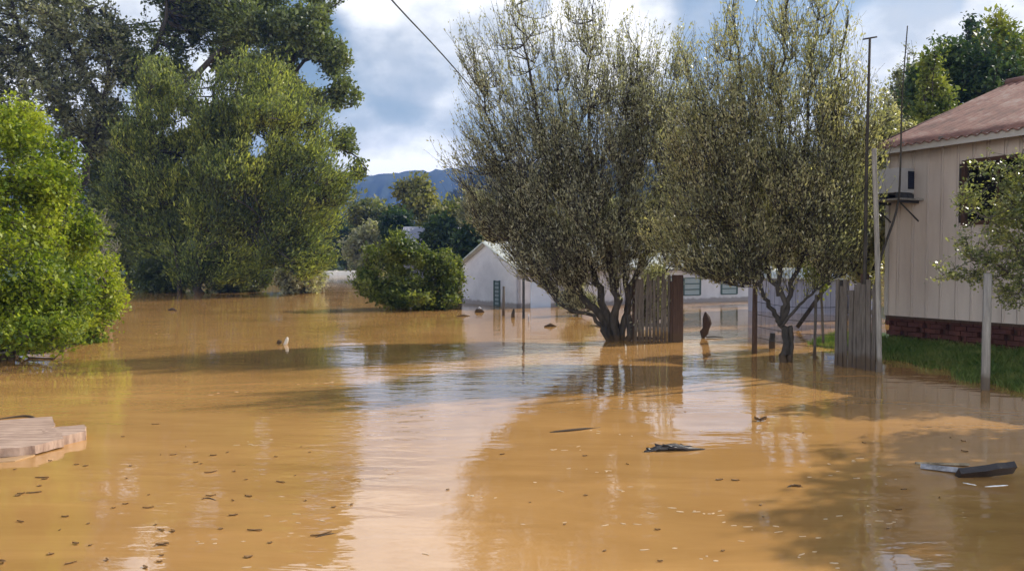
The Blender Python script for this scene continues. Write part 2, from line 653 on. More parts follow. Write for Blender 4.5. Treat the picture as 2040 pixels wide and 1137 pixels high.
t.links.new(mathn(t, 'ADD', mathn(t, 'MULTIPLY', n.outputs['Fac'], .5), mathn(t, 'MULTIPLY', sn.outputs['Fac'], .5)), r.inputs[0])
t.links.new(r.outputs[0], b.inputs['Base Color'])
b.inputs['Roughness'].default_value = .03
b.inputs['IOR'].default_value = 2.35


def ripple(sx, sy, rot, scale, detail):
    m_ = N(t, 'ShaderNodeMapping')
    m_.inputs['Scale'].default_value = (sx, sy, 1)
    m_.inputs['Rotation'].default_value = (0, 0, rot)
    t.links.new(g.outputs['Object'], m_.inputs[0])
    n_ = N(t, 'ShaderNodeTexNoise')
    n_.inputs['Scale'].default_value = scale
    n_.inputs['Detail'].default_value = detail
    n_.inputs['Roughness'].default_value = .5
    n_.inputs['Distortion'].default_value = .4
    t.links.new(m_.outputs[0], n_.inputs['Vector'])
    return n_.outputs['Fac']


def gust(cx, cy, rx, ry):
    m_ = N(t, 'ShaderNodeMapping')
    m_.inputs['Location'].default_value = (-cx / rx, -cy / ry, 0)
    m_.inputs['Scale'].default_value = (1 / rx, 1 / ry, 1)
    t.links.new(g.outputs['Object'], m_.inputs[0])
    l_ = N(t, 'ShaderNodeVectorMath', operation='LENGTH')
    t.links.new(m_.outputs[0], l_.inputs[0])
    q = N(t, 'ShaderNodeMapRange', interpolation_type='SMOOTHSTEP')
    t.links.new(l_.outputs['Value'], q.inputs['Value'])
    q.inputs['From Min'].default_value = 1.15
    q.inputs['From Max'].default_value = .35
    return q.outputs[0]


gm = mathn(t, 'MAXIMUM', gust(.1, 14.0, 3.6, 6.5), mathn(t, 'MULTIPLY', gust(5.2, 18.5, 3.2, 4), .8))
patch = ripple(.5, .9, .3, .6, 2)
calm = N(t, 'ShaderNodeMapRange')
t.links.new(patch, calm.inputs['Value'])
calm.inputs['From Min'].default_value = .38
calm.inputs['From Max'].default_value = .66
calm.inputs['To Min'].default_value = .05
calm.inputs['To Max'].default_value = .32
amp = mathn(t, 'MAXIMUM', calm.outputs[0], mathn(t, 'MAXIMUM', mathn(t, 'MULTIPLY', gm, .3), mathn(t, 'MULTIPLY', gust(-1.5, 7.2, 1.3, 3.2), .45)))
wv = mathn(t, 'ADD', mathn(t, 'MULTIPLY', ripple(1, 2.6, .12, 1.5, 3), 1.0), mathn(t, 'MULTIPLY', ripple(1, 2.2, -.35, 4.2, 2), .22))
swell = mathn(t, 'MULTIPLY', ripple(1, 1.6, .5, .7, 1), .25)
hgt = mathn(t, 'ADD', mathn(t, 'MULTIPLY', wv, amp), swell)
bp = N(t, 'ShaderNodeBump')
bp.inputs['Strength'].default_value = 1.0
bp.inputs['Distance'].default_value = .026
t.links.new(hgt, bp.inputs['Height'])
t.links.new(bp.outputs[0], b.inputs['Normal'])
wx = np.array([-1300, -200, -40, 0, 40, 200, 1300.]); wy = np.array([-60, 0, 20, 60, 200, 1300.])
X, Y = np.meshgrid(wx, wy)
V = np.stack([X.ravel(), Y.ravel(), np.zeros(X.size)], 1)
I = np.arange(X.size).reshape(len(wy), len(wx))
F = np.stack([I[:-1, :-1], I[:-1, 1:], I[1:, 1:], I[1:, :-1]], -1).reshape(-1, 4)
tag(link('water', quads_mesh('water', V, F), mw), kind='structure', label='muddy orange brown flood water')

# grass on the bank beside the house
rng = np.random.default_rng(5)
gs = rng.random(60000) * 8.5 - 3.0
gd = rng.random(60000) * 3.6
px_ = HC[0] + HU[0] * gs + HN[0] * gd
py_ = HC[1] + HU[1] * gs + HN[1] * gd
hh = height(px_, py_)
keep = hh > -.03 + .03 * rng.random(len(hh))
px_, py_, hh = px_[keep], py_[keep], hh[keep]
n_ = len(px_)
L_ = .05 + .09 * rng.random(n_)
az = rng.random(n_) * 2 * math.pi
lean = rng.normal(0, .4, (n_, 2))
base = np.stack([px_, py_, np.maximum(hh, -.02) - .005], 1)
sd = np.stack([np.cos(az), np.sin(az), np.zeros(n_)], 1) * .006
mid = base + np.stack([lean[:, 0] * L_ * .35, lean[:, 1] * L_ * .35, L_ * .6], 1)
tip = base + np.stack([lean[:, 0] * L_, lean[:, 1] * L_, L_], 1)
V = np.stack([base - sd, base + sd, mid + sd * .7, tip, mid - sd * .7], 1).reshape(-1, 3)
F = np.arange(n_ * 5).reshape(-1, 5)
M_grass = leaf_mat('grass blades', (.06, .12, .025), (.12, .18, .04), (.25, .26, .09), .3, 2.0)
tag(link('grass', quads_mesh('grass', V, F, rng.random(n_)), M_grass), 'short green grass on the bank at the foot of the wooden house', 'grass', kind='stuff')

# ------------------------------------------------------------------ wooden house on the right
h3 = lambda s, d, z: np.array([HC[0] + HU[0] * s + HN[0] * d, HC[1] + HU[1] * s + HN[1] * d, z])
AX = [(HU[0], HU[1], 0), (HN[0], HN[1], 0), (0, 0, 1)]
Z0, Z1, LEN, DEP = .62, 4.0, 10.0, 8.6
house = empty('wooden_house', h3(LEN / 2, -DEP / 2, 0), 'pale boarded wooden house with a reddish corrugated roof on a brick base', 'house')
M_board = mat('pale pinkish painted boards', (.48, .40, .355), (.66, .575, .52), .9, .75, .25, 40, (2.2, 2.2, .3), c3=(.59, .51, .46))
M_trim = mat('grey painted trim', (.40, .37, .35), (.48, .45, .42), 2, .7, .15, 30)
WS0, WS1, WZ0, WZ1 = 1.63, 2.75, 2.40, 3.46              # window opening, along the wall and in height
mb = MB()
rngp = random.Random(3)
s = 0.0
while s < LEN:
    wd = rngp.choice((.26, .29, .31))
    dz = rngp.uniform(-.004, .004)
    a, b_ = s, min(s + wd - .022, LEN)
    segs = [(Z0, Z1)]
    if b_ > WS0 and a < WS1: segs = [(Z0, WZ0), (WZ1, Z1)]
    for (z0, z1) in segs:
        mb.box(h3((a + b_) / 2, -.012 + dz, (z0 + z1) / 2 - (.01 * rngp.random() if z0 == Z0 else 0)), (b_ - a, .024, z1 - z0), AX)
    js = s + wd + .016
    if not (WS0 - .03 < js < WS1 + .03):
        mb.box(h3(js, .012, (Z0 + Z1) / 2), (.028, .018, Z1 - Z0 - .01), AX)
    elif True:
        for (z0, z1) in ((Z0, WZ0 - .06), (WZ1 + .06, Z1)):
            mb.box(h3(js, .012, (z0 + z1) / 2), (.028, .018, z1 - z0 - .01), AX)
    s += wd
# side wall at the far end, partition core behind the boards
mbk = MB()
for (z0, z1, a, b_) in ((Z0, Z1, .03, WS0), (Z0, Z1, WS1, LEN), (Z0, WZ0, WS0, WS1), (WZ1, Z1, WS0, WS1)):
    mbk.box(h3((a + b_) / 2, -.055, (z0 + z1) / 2), (b_ - a, .055, z1 - z0 - .02), AX)
mbk.build('wall_backing', mat('dark gap behind boards', (.06, .05, .045), rough=.95), house)
s = .05
while s < DEP - .2:
    mb.box(h3(.012, -s - .14, (Z0 + Z1) / 2), (.024, .27, Z1 - Z0), AX)
    s += .28
mb.box(h3(LEN - .02, -DEP / 2, (Z0 + Z1) / 2), (.04, DEP - .1, Z1 - Z0), AX)
mb.box(h3(LEN / 2, -DEP + .02, (Z0 + Z1) / 2), (LEN - .1, .04, Z1 - Z0), AX)
wall = mb.build('wall', M_board, house)
RZ = 1.64                                                 # roof rise
for se in (.0, LEN - .03):                                # gable ends
    mb = MB()
    mb.poly([h3(se, -.02, Z1), h3(se, -DEP + .02, Z1), h3(se, -DEP / 2, Z1 + RZ - .15)], np.array([HU[0], HU[1], 0]) * .03)
    mb.build('gable', M_board, house)
mb = MB()
mb.box(h3(.03, .022, (Z0 + Z1) / 2), (.075, .02, Z1 - Z0 - .03), AX)
mb.build('corner_board', M_trim, house)
mb = MB()
mb.box(h3(LEN / 2, .0, Z0 - .02), (LEN - .05, .06, .05), AX)
mb.build('sill_beam', M_woodred, house)
# brick base with honeycomb vents
M_brick = mat('old red brick', (.055, .022, .019), (.13, .05, .04), 3, .95, .6, 40, c3=(.09, .034, .028))
mb = MB()
row = 0
z = -.5
while z < Z0 - .09:
    off = .12 if row % 2 else 0
    k = 0
    s = .02 + off
    while s < LEN - .2:
        hole = (row in (7, 8, 9, 10) and (k * 2 + row * 3) % 5 < 2)
        if z > .1 and hole:
            mb.box(h3(s + .03, -.05, z + .045), (.08, .1, .082), AX)
            mb.box(h3(s + .205, -.05, z + .045), (.05, .1, .082), AX)
        else:
            mb.box(h3(s + .115, -.05 + rngp.uniform(-.004, .004), z + .045), (.222, .1, .082), AX)
        s += .24
        k += 1
    z += .093
    row += 1
mb.box(h3(.06, -DEP / 2, .05), (.1, DEP - .2, 1.05), AX)
mb.build('brick_base', M_brick, house)
mb = MB()
mb.box(h3(LEN / 2, -.13, .05), (LEN - .1, .04, 1.0), AX)
mb.build('mortar_backing', mat('dark mortar', (.05, .028, .022), (.09, .05, .04), 8, .95), house)
# window: frame, dark room behind, hanging shutter leaf
mb = MB()
for (a, b_, z0, z1) in ((WS0 - .05, WS0 + .02, WZ0 - .05, WZ1 + .05), (WS1 - .02, WS1 + .05, WZ0 - .05, WZ1 + .05),
                        (WS0 + .02, WS1 - .02, WZ1 - .01, WZ1 + .06), (WS0 + .02, WS1 - .02, WZ0 - .05, WZ0 + .02)):
    mb.box(h3((a + b_) / 2, .01, (z0 + z1) / 2), (b_ - a, .07, z1 - z0), AX)
mb.box(h3((WS0 + WS1) / 2, -.05, (WZ0 + WZ1) / 2), (.04, .03, WZ1 - WZ0 - .04), AX)
win = mb.build('window', mat('brown window frame', (.05, .025, .018), (.085, .045, .03), 5, .7), house)
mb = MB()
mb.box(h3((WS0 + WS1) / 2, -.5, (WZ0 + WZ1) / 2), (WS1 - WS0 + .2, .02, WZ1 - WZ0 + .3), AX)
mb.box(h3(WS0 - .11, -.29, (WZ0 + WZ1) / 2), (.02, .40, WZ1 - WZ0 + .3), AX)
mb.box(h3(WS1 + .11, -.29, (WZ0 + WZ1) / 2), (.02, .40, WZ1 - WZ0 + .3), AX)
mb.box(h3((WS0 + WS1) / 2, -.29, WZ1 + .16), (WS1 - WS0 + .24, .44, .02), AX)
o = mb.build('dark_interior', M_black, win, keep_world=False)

# corrugated roof
M_roof = mat('reddish weathered roof sheet', (.13, .075, .06), (.34, .25, .21), 2.2, .85, .35, 30, (1, 1, 1), c3=(.25, .125, .095))


def roof_slope(side):
    S0, S1 = -.28, LEN + .3
    nS = int((S1 - S0) / .022)
    ss = np.linspace(S0, S1, nS)
    EO = .42
    run = DEP / 2 + EO
    tt = np.linspace(0, 1, 9)
    slope = RZ / (DEP / 2)
    V = []
    for lay in (0, 1):
        for t_ in tt:
            d_ = EO - run * t_
            zz = Z1 + .05 - slope * EO + slope * run * t_ + .022 * np.sin(ss * 2 * math.pi / .177) - lay * .012
            if side > 0: dd = d_
            else: dd = -DEP - d_
            zz = zz + .012 * (np.floor(t_ * 3.0 + .01) - t_ * 3.0)
            V.append(np.stack([HC[0] + HU[0] * ss + HN[0] * dd, HC[1] + HU[1] * ss + HN[1] * dd, zz], 1))
    V = np.concatenate(V)
    nT = len(tt)
    I = np.arange(nT * nS).reshape(nT, nS)
    q = np.stack([I[:-1, :-1], I[:-1, 1:], I[1:, 1:], I[1:, :-1]], -1).reshape(-1, 4)
    J = I + nT * nS
    q2 = np.stack([J[:-1, :-1], J[1:, :-1], J[1:, 1:], J[:-1, 1:]], -1).reshape(-1, 4)
    e = [np.stack([I[0, :-1], J[0, :-1], J[0, 1:], I[0, 1:]], -1), np.stack([I[:-1, 0], I[1:, 0], J[1:, 0], J[:-1, 0]], -1),
         np.stack([I[:-1, -1], J[:-1, -1], J[1:, -1], I[1:, -1]], -1)]
    me = quads_mesh('roof_sheet', V, np.concatenate([q, q2] + e))
    me.polygons.foreach_set('use_smooth', [True] * len(me.polygons))
    return me


rf = link('roof', roof_slope(1), M_roof, house)
link('roof', roof_slope(-1), M_roof, house)
mb = MB()
sl = RZ / (DEP / 2)
mb.tube([h3(-.3, -DEP / 2, Z1 + RZ + .06), h3(LEN + .3, -DEP / 2, Z1 + RZ + .06)], [.09, .09], 10)
mb.build('ridge_cap', M_roof, rf, keep_world=True)
ze = Z1 + .05 - sl * .42
mb = MB()
mb.box(h3(LEN / 2, .36, ze - .055), (LEN + .5, .025, .13), AX)
mb.build('fascia', M_trim, house)
mb = MB()
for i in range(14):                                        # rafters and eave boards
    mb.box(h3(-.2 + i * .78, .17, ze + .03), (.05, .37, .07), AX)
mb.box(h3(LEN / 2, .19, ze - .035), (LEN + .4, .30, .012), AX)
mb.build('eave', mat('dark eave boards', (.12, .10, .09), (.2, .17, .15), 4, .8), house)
mb = MB()
a_ = h3(-.26, .40, ze - .07); b_ = h3(-.26, -DEP / 2, Z1 + RZ - .10)
c_ = h3(-.26, -DEP - .4, ze - .07)
for (p, q) in ((a_, b_), (b_, c_)):
    mb.poly([p, q, q + np.array([0, 0, .11]), p + np.array([0, 0, .11])], np.array([HU[0], HU[1], 0]) * .025)
mb.build('barge_board', M_woodred, house)

# air conditioner on its shelf, fixed to the wall
SZ = 2.86
shelf = empty('wall_shelf', h3(.75, .0, SZ), 'grey wooden shelf under the air conditioner on the boarded wall', 'shelf')
mb = MB()
mb.box(h3(.42, .34, SZ), (.80, .64, .035), AX)
mb.build('board', M_woodgrey, shelf)
for sa in (.12, .72):
    mb = MB()
    mb.box(h3(sa, .33, SZ - .04), (.04, .56, .045), AX)
    mb.tube([h3(sa, .54, SZ - .07), h3(sa, .03, SZ - .4)], [.014, .014], 6)
    mb.build('bracket', M_darkmetal, shelf)
ac = empty('air_conditioner', h3(.75, .32, SZ + .02), 'pale grey air conditioner box with a dark vent standing on the wall shelf', 'air conditioner')
mb = MB()
mb.box(h3(.42, .29, SZ + .37), (.44, .44, .46), AX)
mb.build('casing', mat('pale grey casing', (.38, .36, .36), (.46, .44, .44), 3, .6), ac)
mb = MB()
mb.box(h3(.644, .155, SZ + .38), (.012, .17, .34), AX)
for k in range(8):
    mb.box(h3(.654, .155, SZ + .25 + k * .04), (.012, .16, .008), AX)
mb.build('vent', mat('dark blue grille', (.012, .014, .03), (.02, .022, .04), 5, .6), ac)
mb = MB()
for sa in (.24, .60):
    mb.box(h3(sa, .29, SZ + .075), (.05, .4, .11), AX)
mb.box(h3(.54, .14, SZ + .07), (.2, .16, .09), AX)  # dark block painted in as the shade of the gap under the casing
mb.build('foot_rail_and_gap_shade', M_darkmetal, ac)

# ------------------------------------------------------------------ long white house in the background
FC = np.array([.22, 29.0]); FU = np.array([.87, .5]); FU /= np.linalg.norm(FU); FN = np.array([FU[1], -FU[0]])  # FN faces camera
g3 = lambda s, d, z: np.array([FC[0] + FU[0] * s + FN[0] * d, FC[1] + FU[1] * s + FN[1] * d, z])
GX = [(FU[0], FU[1], 0), (FN[0], FN[1], 0), (0, 0, 1)]
FL, FD, FE, FR = 12.5, 4.6, 1.52, 2.42
far = empty('white_house', g3(FL / 2, -FD / 2, 0), 'long low white flooded house with a pale roof behind the trees', 'house')
M_white = mat('whitewashed wall', (.52, .52, .57), (.68, .68, .72), 1.2, .85, .2, 20, tide=.16)
mb = MB()
mb.box(g3(FL / 2, -.06, .4), (FL, .12, FE * 2 - .8), GX)
mb.box(g3(FL / 2, -FD + .06, .4), (FL, .12, FE * 2 - .8), GX)
mb.box(g3(FL - .06, -FD / 2, .4), (.12, FD - .24, FE * 2 - .8), GX)
mb.poly([g3(0, 0, -.7), g3(0, 0, FE), g3(0, -FD / 2, FR), g3(0, -FD, FE), g3(0, -FD, -.7)], np.array([FU[0], FU[1], 0]) * .12)
mb.build('wall', M_white, far)
M_roofw = mat('pale fibre cement roof', (.52, .53, .47), (.70, .71, .64), .9, .7, .2, 15)
sl = (FR - FE) / (FD / 2)
for sd_ in (1, -1):
    V = []
    ss = np.linspace(-.25, FL + .2, 360)
    tt = np.linspace(0, 1, 4)
    for lay in (0, 1):
        for t_ in tt:
            d_ = .3 - (FD / 2 + .3) * t_
            zz = FE + .04 - sl * .3 + sl * (FD / 2 + .3) * t_ + .022 * np.sin(ss * 2 * math.pi / .18) - lay * .05
            dd = d_ if sd_ > 0 else -FD - d_
            V.append(np.stack([FC[0] + FU[0] * ss + FN[0] * dd, FC[1] + FU[1] * ss + FN[1] * dd, zz], 1))
    nS, nT = 360, 4
    I = np.arange(nT * nS).reshape(nT, nS); J = I + nT * nS
    fs = [np.stack([A_[:-1, :-1], A_[:-1, 1:], A_[1:, 1:], A_[1:, :-1]], -1).reshape(-1, 4) for A_ in (I, J)]
    fs += [np.stack([I[0, :-1], J[0, :-1], J[0, 1:], I[0, 1:]], -1), np.stack([I[:-1, 0], I[1:, 0], J[1:, 0], J[:-1, 0]], -1)]
    link('roof', quads_mesh('roof_sheet', np.concatenate(V), np.concatenate(fs)), M_roofw, far)
mb = MB()
mb.box(g3(FL / 2, .27, FE - sl * .3 - .03), (FL + .3, .03, .10), GX)
mb.build('fascia', mat('dark fascia', (.06, .06, .055), (.1, .1, .09), 4, .8), far)
M_green = mat('blue green painted frame', (.05, .09, .095), (.08, .13, .13), 4, .7)
M_pane = mat('dull window glass', (.24, .31, .33), (.32, .37, .39), 2, .4, spec=.4)
# window in the gable end (faces -FU)
mb = MB()
dcs = -1.55
for z in np.linspace(.03, .93, 7): mb.box(g3(-.02, dcs, z), (.06, .42, .04), GX)
for dd in (-.21, .21): mb.box(g3(-.02, dcs + dd, .48), (.06, .05, .98), GX)
wf = mb.build('window', M_green, far)
mb = MB(); mb.box(g3(-.006, dcs, .45), (.02, .4, .9), GX); mb.build('pane', M_pane, wf, keep_world=False)
for (sa, wd, z0, z1) in ((2.2, 1.1, .05, .55), (7.2, .35, .15, 1.05), (8.3, .9, .3, 1.0), (10.4, .9, .3, 1.0)):
    mb = MB()
    for ds in (-wd / 2, wd / 2): mb.box(g3(sa + ds, .02, (z0 + z1) / 2), (.06, .06, z1 - z0), GX)
    for z in np.linspace(z0, z1, 4): mb.box(g3(sa, .02, z), (wd, .055, .04), GX)
    wf = mb.build('window', M_green, far)
    mb = MB(); mb.box(g3(sa, .008, (z0 + z1) / 2), (wd, .02, z1 - z0), GX); mb.build('pane', M_pane, wf, keep_world=False)
mb = MB()
mb.box(g3(.95, .02, .4), (.85, .045, 1.1), GX)
mb.build('door', mat('pale blue door', (.50, .58, .72), (.58, .65, .78), 1.5, .6), far)

# lilac boarded shed right of it
shed = empty('boarded_shed', P(1590, 590, 26.5) * np.array([1, 1, 0]), 'low grey lilac boarded shed standing in the water behind the right tree', 'shed')
M_shed = mat('lilac grey boards', (.30, .29, .36), (.44, .43, .50), 2.5, .85, .3, 20, (3, 3, .4))
mb = MB()
A = P(1492, 600, 27.5); B = P(1690, 600, 25.0)
A[2] = B[2] = 0
du = unit(B - A); dn = np.array([du[1], -du[0], 0])
Lh = np.linalg.norm(B - A)
for i in range(int(Lh / .16)):
    c = A + du * (i * .16 + .08)
    mb.box(c + np.array([0, 0, .38]), (.15, .03 + .006 * (i % 3), 1.5), [du, dn, (0, 0, 1)])
mb.box(A + du * Lh / 2 - dn * 2.2 + np.array([0, 0, .36]), (Lh, .06, 1.5), [du, dn, (0, 0, 1)])
for e_ in (A, B): mb.box(e_ - dn * 1.1 + np.array([0, 0, .36]), (.06, 2.2, 1.5), [du, dn, (0, 0, 1)])
mb.build('wall', M_shed, shed)
mb = MB()
q = [A - du * .2 + dn * .25 + np.array([0, 0, 1.12]), B + du * .2 + dn * .25 + np.array([0, 0, 1.12]),
     B + du * .2 - dn * 2.4 + np.array([0, 0, 1.4]), A - du * .2 - dn * 2.4 + np.array([0, 0, 1.4])]
mb.poly(q, (0, 0, .05))
mb.build('roof', M_roofw, shed)

# white low wall at the far side of the water
mb = MB()
A = P(560, 548, 97); B = P(742, 548, 97)
mb.box([(A[0] + B[0]) / 2, 97, .1], (B[0] - A[0], .3, .86))
for i in range(6): mb.box([A[0] + i * (B[0] - A[0]) / 5, 96.9, .1], (.35, .4, 1.0))
tag(mb.build('low_wall', mat('white concrete', (.78, .78, .74), (.85, .85, .82), 1, .8), origin=((A[0] + B[0]) / 2, 97, 0)), 'long low white wall at the far edge of the flood beyond the trees', 'wall')

# grey roofed house among the far trees
fh = empty('grey_house', P(866, 500, 62) * np.array([1, 1, 0]), 'distant house with a grey roof glimpsed between the far trees', 'house')
c = P(872, 500, 62)
mb = MB(); mb.box([c[0], 64, 1.2], (5.2, 5, 3.6)); mb.build('wall', mat('dull far wall', (.3, .3, .32)), fh)
mb = MB()
e1 = np.array([c[0] - 2.9, 61.2, 2.95]); e2 = np.array([c[0] + 2.9, 61.2, 2.95])
r1 = np.array([c[0] - 2.9, 64, 4.35]); r2 = np.array([c[0] + 2.9, 64, 4.35])
b1 = np.array([c[0] - 2.9, 66.8, 2.95]); b2 = np.array([c[0] + 2.9, 66.8, 2.95])
mb.poly([e1, e2, r2, r1], (0, 0, .08)); mb.poly([b1, b2, r2, r1], (0, 0, .08))
mb.build('roof', mat('grey far roof', (.27, .27, .33), (.36, .36, .42), .8, .7), fh)

# ------------------------------------------------------------------ fences, posts, poles
def picket_fence(name, label, A, B, n, wid, ztop, jz, posts, m, seed, th=.022, group=None, rails=(.35, .95)):
    rr = random.Random(seed)
    A = np.array(A, float); B = np.array(B, float)
    root = empty(name, (A + B) / 2 * np.array([1, 1, 0]), label, 'fence', group)
    du = unit(B - A); dn = np.array([du[1], -du[0], 0.])
    L = np.linalg.norm((B - A)[:2])
    mb = MB()
    for i in range(n):
        c = A + du * (L * (i + .5) / n + rr.uniform(-.006, .006))
        zt = ztop + rr.uniform(-jz, jz)
        tl = rr.uniform(-.02, .02)
        up = unit(np.array([du[0] * tl, du[1] * tl, 1.]))
        c = c * np.array([1, 1, 0]) + dn * (.03 + rr.uniform(-.004, .004))
        mb.box(c + up * (zt - .5) / 2, (wid * rr.uniform(.8, 1.15), th, zt + .5), [du, dn, up])
    mb.build('pickets', m, root)
    for z in rails:
        mb = MB()
        mb.box((A + B) / 2 * np.array([1, 1, 0]) + np.array([0, 0, z]), (L, .035, .07), [du, dn, (0, 0, 1)])
        mb.build('rail', m, root)
    for (tt_, w_, zt) in posts:
        mb = MB()
        c = (A + (B - A) * tt_) * np.array([1, 1, 0]) - dn * (.02 + w_ / 2)
        mb.box(c + np.array([0, 0, (zt - .5) / 2]), (w_, w_, zt + .5), [du, dn, (0, 0, 1)])
        mb.build('post', M_woodred, root)
    return root


A = P(1262, 680, 17.0); B = P(1336, 680, 17.0)
picket_fence('picket_fence', 'brown picket fence section between the clump of grey stems and the thick dark gatepost', A, B, 10, .058, 1.36, .07, [(.02, .07, 1.3)], M_wood, 11)
mb = MB()
c = P(1349, 680, 16.9)
mb.box([c[0], c[1], .46], (.22, .16, 1.90), taper=.97)
mb.box([c[0] - .13, c[1] + .02, .42], (.045, .12, 1.7))
tag(mb.build('gatepost', M_woodred, origin=(c[0], c[1], 0)), 'thick dark wooden gatepost standing in the water right of the multi stemmed tree', 'post')
A = P(1664, 735, 13.1); B = P(1748, 745, 12.35)
picket_fence('picket_fence', 'grey brown picket fence section at the left corner of the wooden house', A, B, 9, .075, 1.36, .14, [(.1, .08, 1.25), (.62, .09, 1.5)], M_wood, 12, rails=(.3, .9, 1.2))

mb = MB()
mb.tube(catmull([P(1752, 746, 12.3) - [0, 0, .5], P(1752, 740, 12.3), P(1748, 520, 12.3), P(1742, 330, 12.3), P(1741, 296, 12.3)], 5), [.044] * 6 + [.040] * 5 + [.036] * 10, 8)
tag(mb.build('wooden_pole', M_woodgrey, origin=P(1752, 740, 12.3) * [1, 1, 0]), 'pale grey tall pole standing right of the picket fence in front of the house corner', 'pole')
mb = MB()
mb.tube([P(1721, 742, 12.6) - [0, 0, .5], P(1722, 600, 12.6), P(1727, 300, 12.6), P(1733, 76, 12.6)], [.035, .03, .024, .018], 6)
pole = empty('thin_pole', P(1721, 742, 12.6) * [1, 1, 0], 'tall thin dark pole with a short crossbar rising above the picket fence', 'pole')
mb.build('mast', M_barkdark, pole)
mb = MB(); mb.tube([P(1719, 79, 12.6), P(1747, 74, 12.6)], [.014, .014], 5); mb.build('crossbar', M_barkdark, pole)
mb = MB()
mb.tube(catmull([P(1738, 742, 12.9) - [0, 0, .4], P(1745, 560, 12.9), P(1786, 420, 13.0), P(1794, 330, 13), P(1797, 200, 13), P(1808, 52, 13)], 5), list(np.linspace(.026, .009, 26)), 5)
tag(mb.build('thin_stick', M_barkdark, origin=P(1738, 742, 12.9) * [1, 1, 0]), 'long bent dark stick leaning up past the roof corner of the wooden house', 'stick')
mb = MB()
c = W(1963, 776)
mb.tube([c - [0, 0, .5], c + [0, 0, .6], c + [.005, 0, 1.54]], [.056, .053, .05], 10)
tag(mb.build('wooden_post', M_woodgrey, origin=c), 'pale round wooden post standing in the water in front of the house wall', 'post')
mb = MB()
c = W(1503, 704)
mb.tube([c - [0, 0, .5], c + [0, 0, .6], c + [0, 0, 1.62]], [.05, .047, .042], 8)
tag(mb.build('wooden_post', M_woodred, origin=c), 'thin brown wooden post just left of the forked right tree', 'post')
mb = MB()
c = W(1043, 634)
mb.tube([c - [0, 0, .5], c + [0, 0, .7], c + [0, 0, 1.75]], [.045, .042, .04], 8)
tag(mb.build('thin_post', M_darkmetal, origin=c), 'slim dark post standing in the water before the white house corner', 'post')
mb = MB()
c = W(1003, 629)
mb.tube([c - [0, 0, .5], c + [0, 0, .4], c + [.01, 0, .92]], [.05, .045, .04], 8)
tag(mb.build('wooden_post', M_wood, origin=c), 'short grey brown post between the gable window and the slim dark post', 'post')
mb = MB()
c = W(1022, 632)
mb.tube([c - [0, 0, .3], c + [0, 0, .1], c + [.03, 0, .26]], [.07, .06, .03], 8)
tag(mb.build('post_stub', M_barkdark, origin=c), 'small dark post stub poking out of the water before the white house', 'post')
mb = MB()
c = W(1053, 641)
mb.tube([c - [0, 0, .3], c + [0, 0, .21]], [.022, .02], 6)
tag(mb.build('marker_stick', M_white, origin=c), 'thin short white stick beside the foot of the slim dark post', 'stick')
mb = MB()
c = W(1538, 694)
mb.tube([c - [0, 0, .3], c + [0, 0, .12], c + [.01, 0, .30]], [.06, .06, .05], 8)
tag(mb.build('post_stub', M_barkdark, origin=c), 'short dark post stub close behind the trunk of the right tree', 'post')
wf_ = empty('wire_fence', W(1585, 716), 'slack two strand wire fence between the thin brown post and the right pickets', 'fence')
for z_ in (.3, .5, .72, .95):
    mb = MB()
    a_ = W(1503, 704) + [.05, 0, z_]; b_ = P(1666, 735, 13.1) * [1, 1, 0] + [0, 0, z_]
    mb.tube([a_ + (b_ - a_) * k / 8 - [0, 0, .05 * math.sin(math.pi * k / 8)] for k in range(9)], [.006] * 9, 4)
    mb.build('wire', M_darkmetal, wf_)
mb = MB()
c = W(1622, 716)
mb.tube([c - [0, 0, .4], c + [.02, 0, 1.12]], [.028, .024], 7)
mb.build('stake', M_wood, wf_)
# leaning plank and broken stump
mb = MB()
a_ = P(1588, 652, 20); b_ = P(1652, 562, 20)
d_ = unit(b_ - a_)
mb.box((a_ + b_) / 2, (np.linalg.norm(b_ - a_), .05, .09), [d_, (0, 1, 0), np.cross(d_, (0, 1, 0))])
tag(mb.build('leaning_plank', M_barkdark, origin=a_ * [1, 1, 0]), 'dark plank leaning diagonally in front of the lilac shed', 'plank')
mb = MB()
c = W(1407, 673)
mb.tube([c + [-.06, 0, -.3], c + [-.07, 0, 0], c + [-.05, 0, .12], c + [-.01, 0, .2], c + [.02, 0, .32], c + [.0, 0, .45], c + [-.01, 0, .52], c + [-.02, 0, .58]], [.03, .035, .10, .075, .10, .085, .05, .015], 9)
mb.tube([c + [.0, 0, .02], c + [.2, 0, .03], c + [.38, 0, .015]], [.015, .014, .006], 5)
mb.tube([c + [.01, 0, .3], c + [.08, 0, .4], c + [.07, 0, .47]], [.04, .03, .01], 6)
tag(mb.build('tree_stump', M_woodred, origin=c), 'knobbly brown broken stump standing in the gateway water', 'stump')

# overhead wire
mb = MB()
pts = catmull([P(560, -245, 7.5), P(780, 0, 12), P(960, 200, 19), P(1230, 524, 31.0)], 14)
mb.tube(pts, [.013] * len(pts), 5)
o = mb.build('power_line', M_darkmetal, origin=P(960, 200, 19))
tag(o, 'thin dark overhead wire running from the upper sky down to the white house', 'wire')

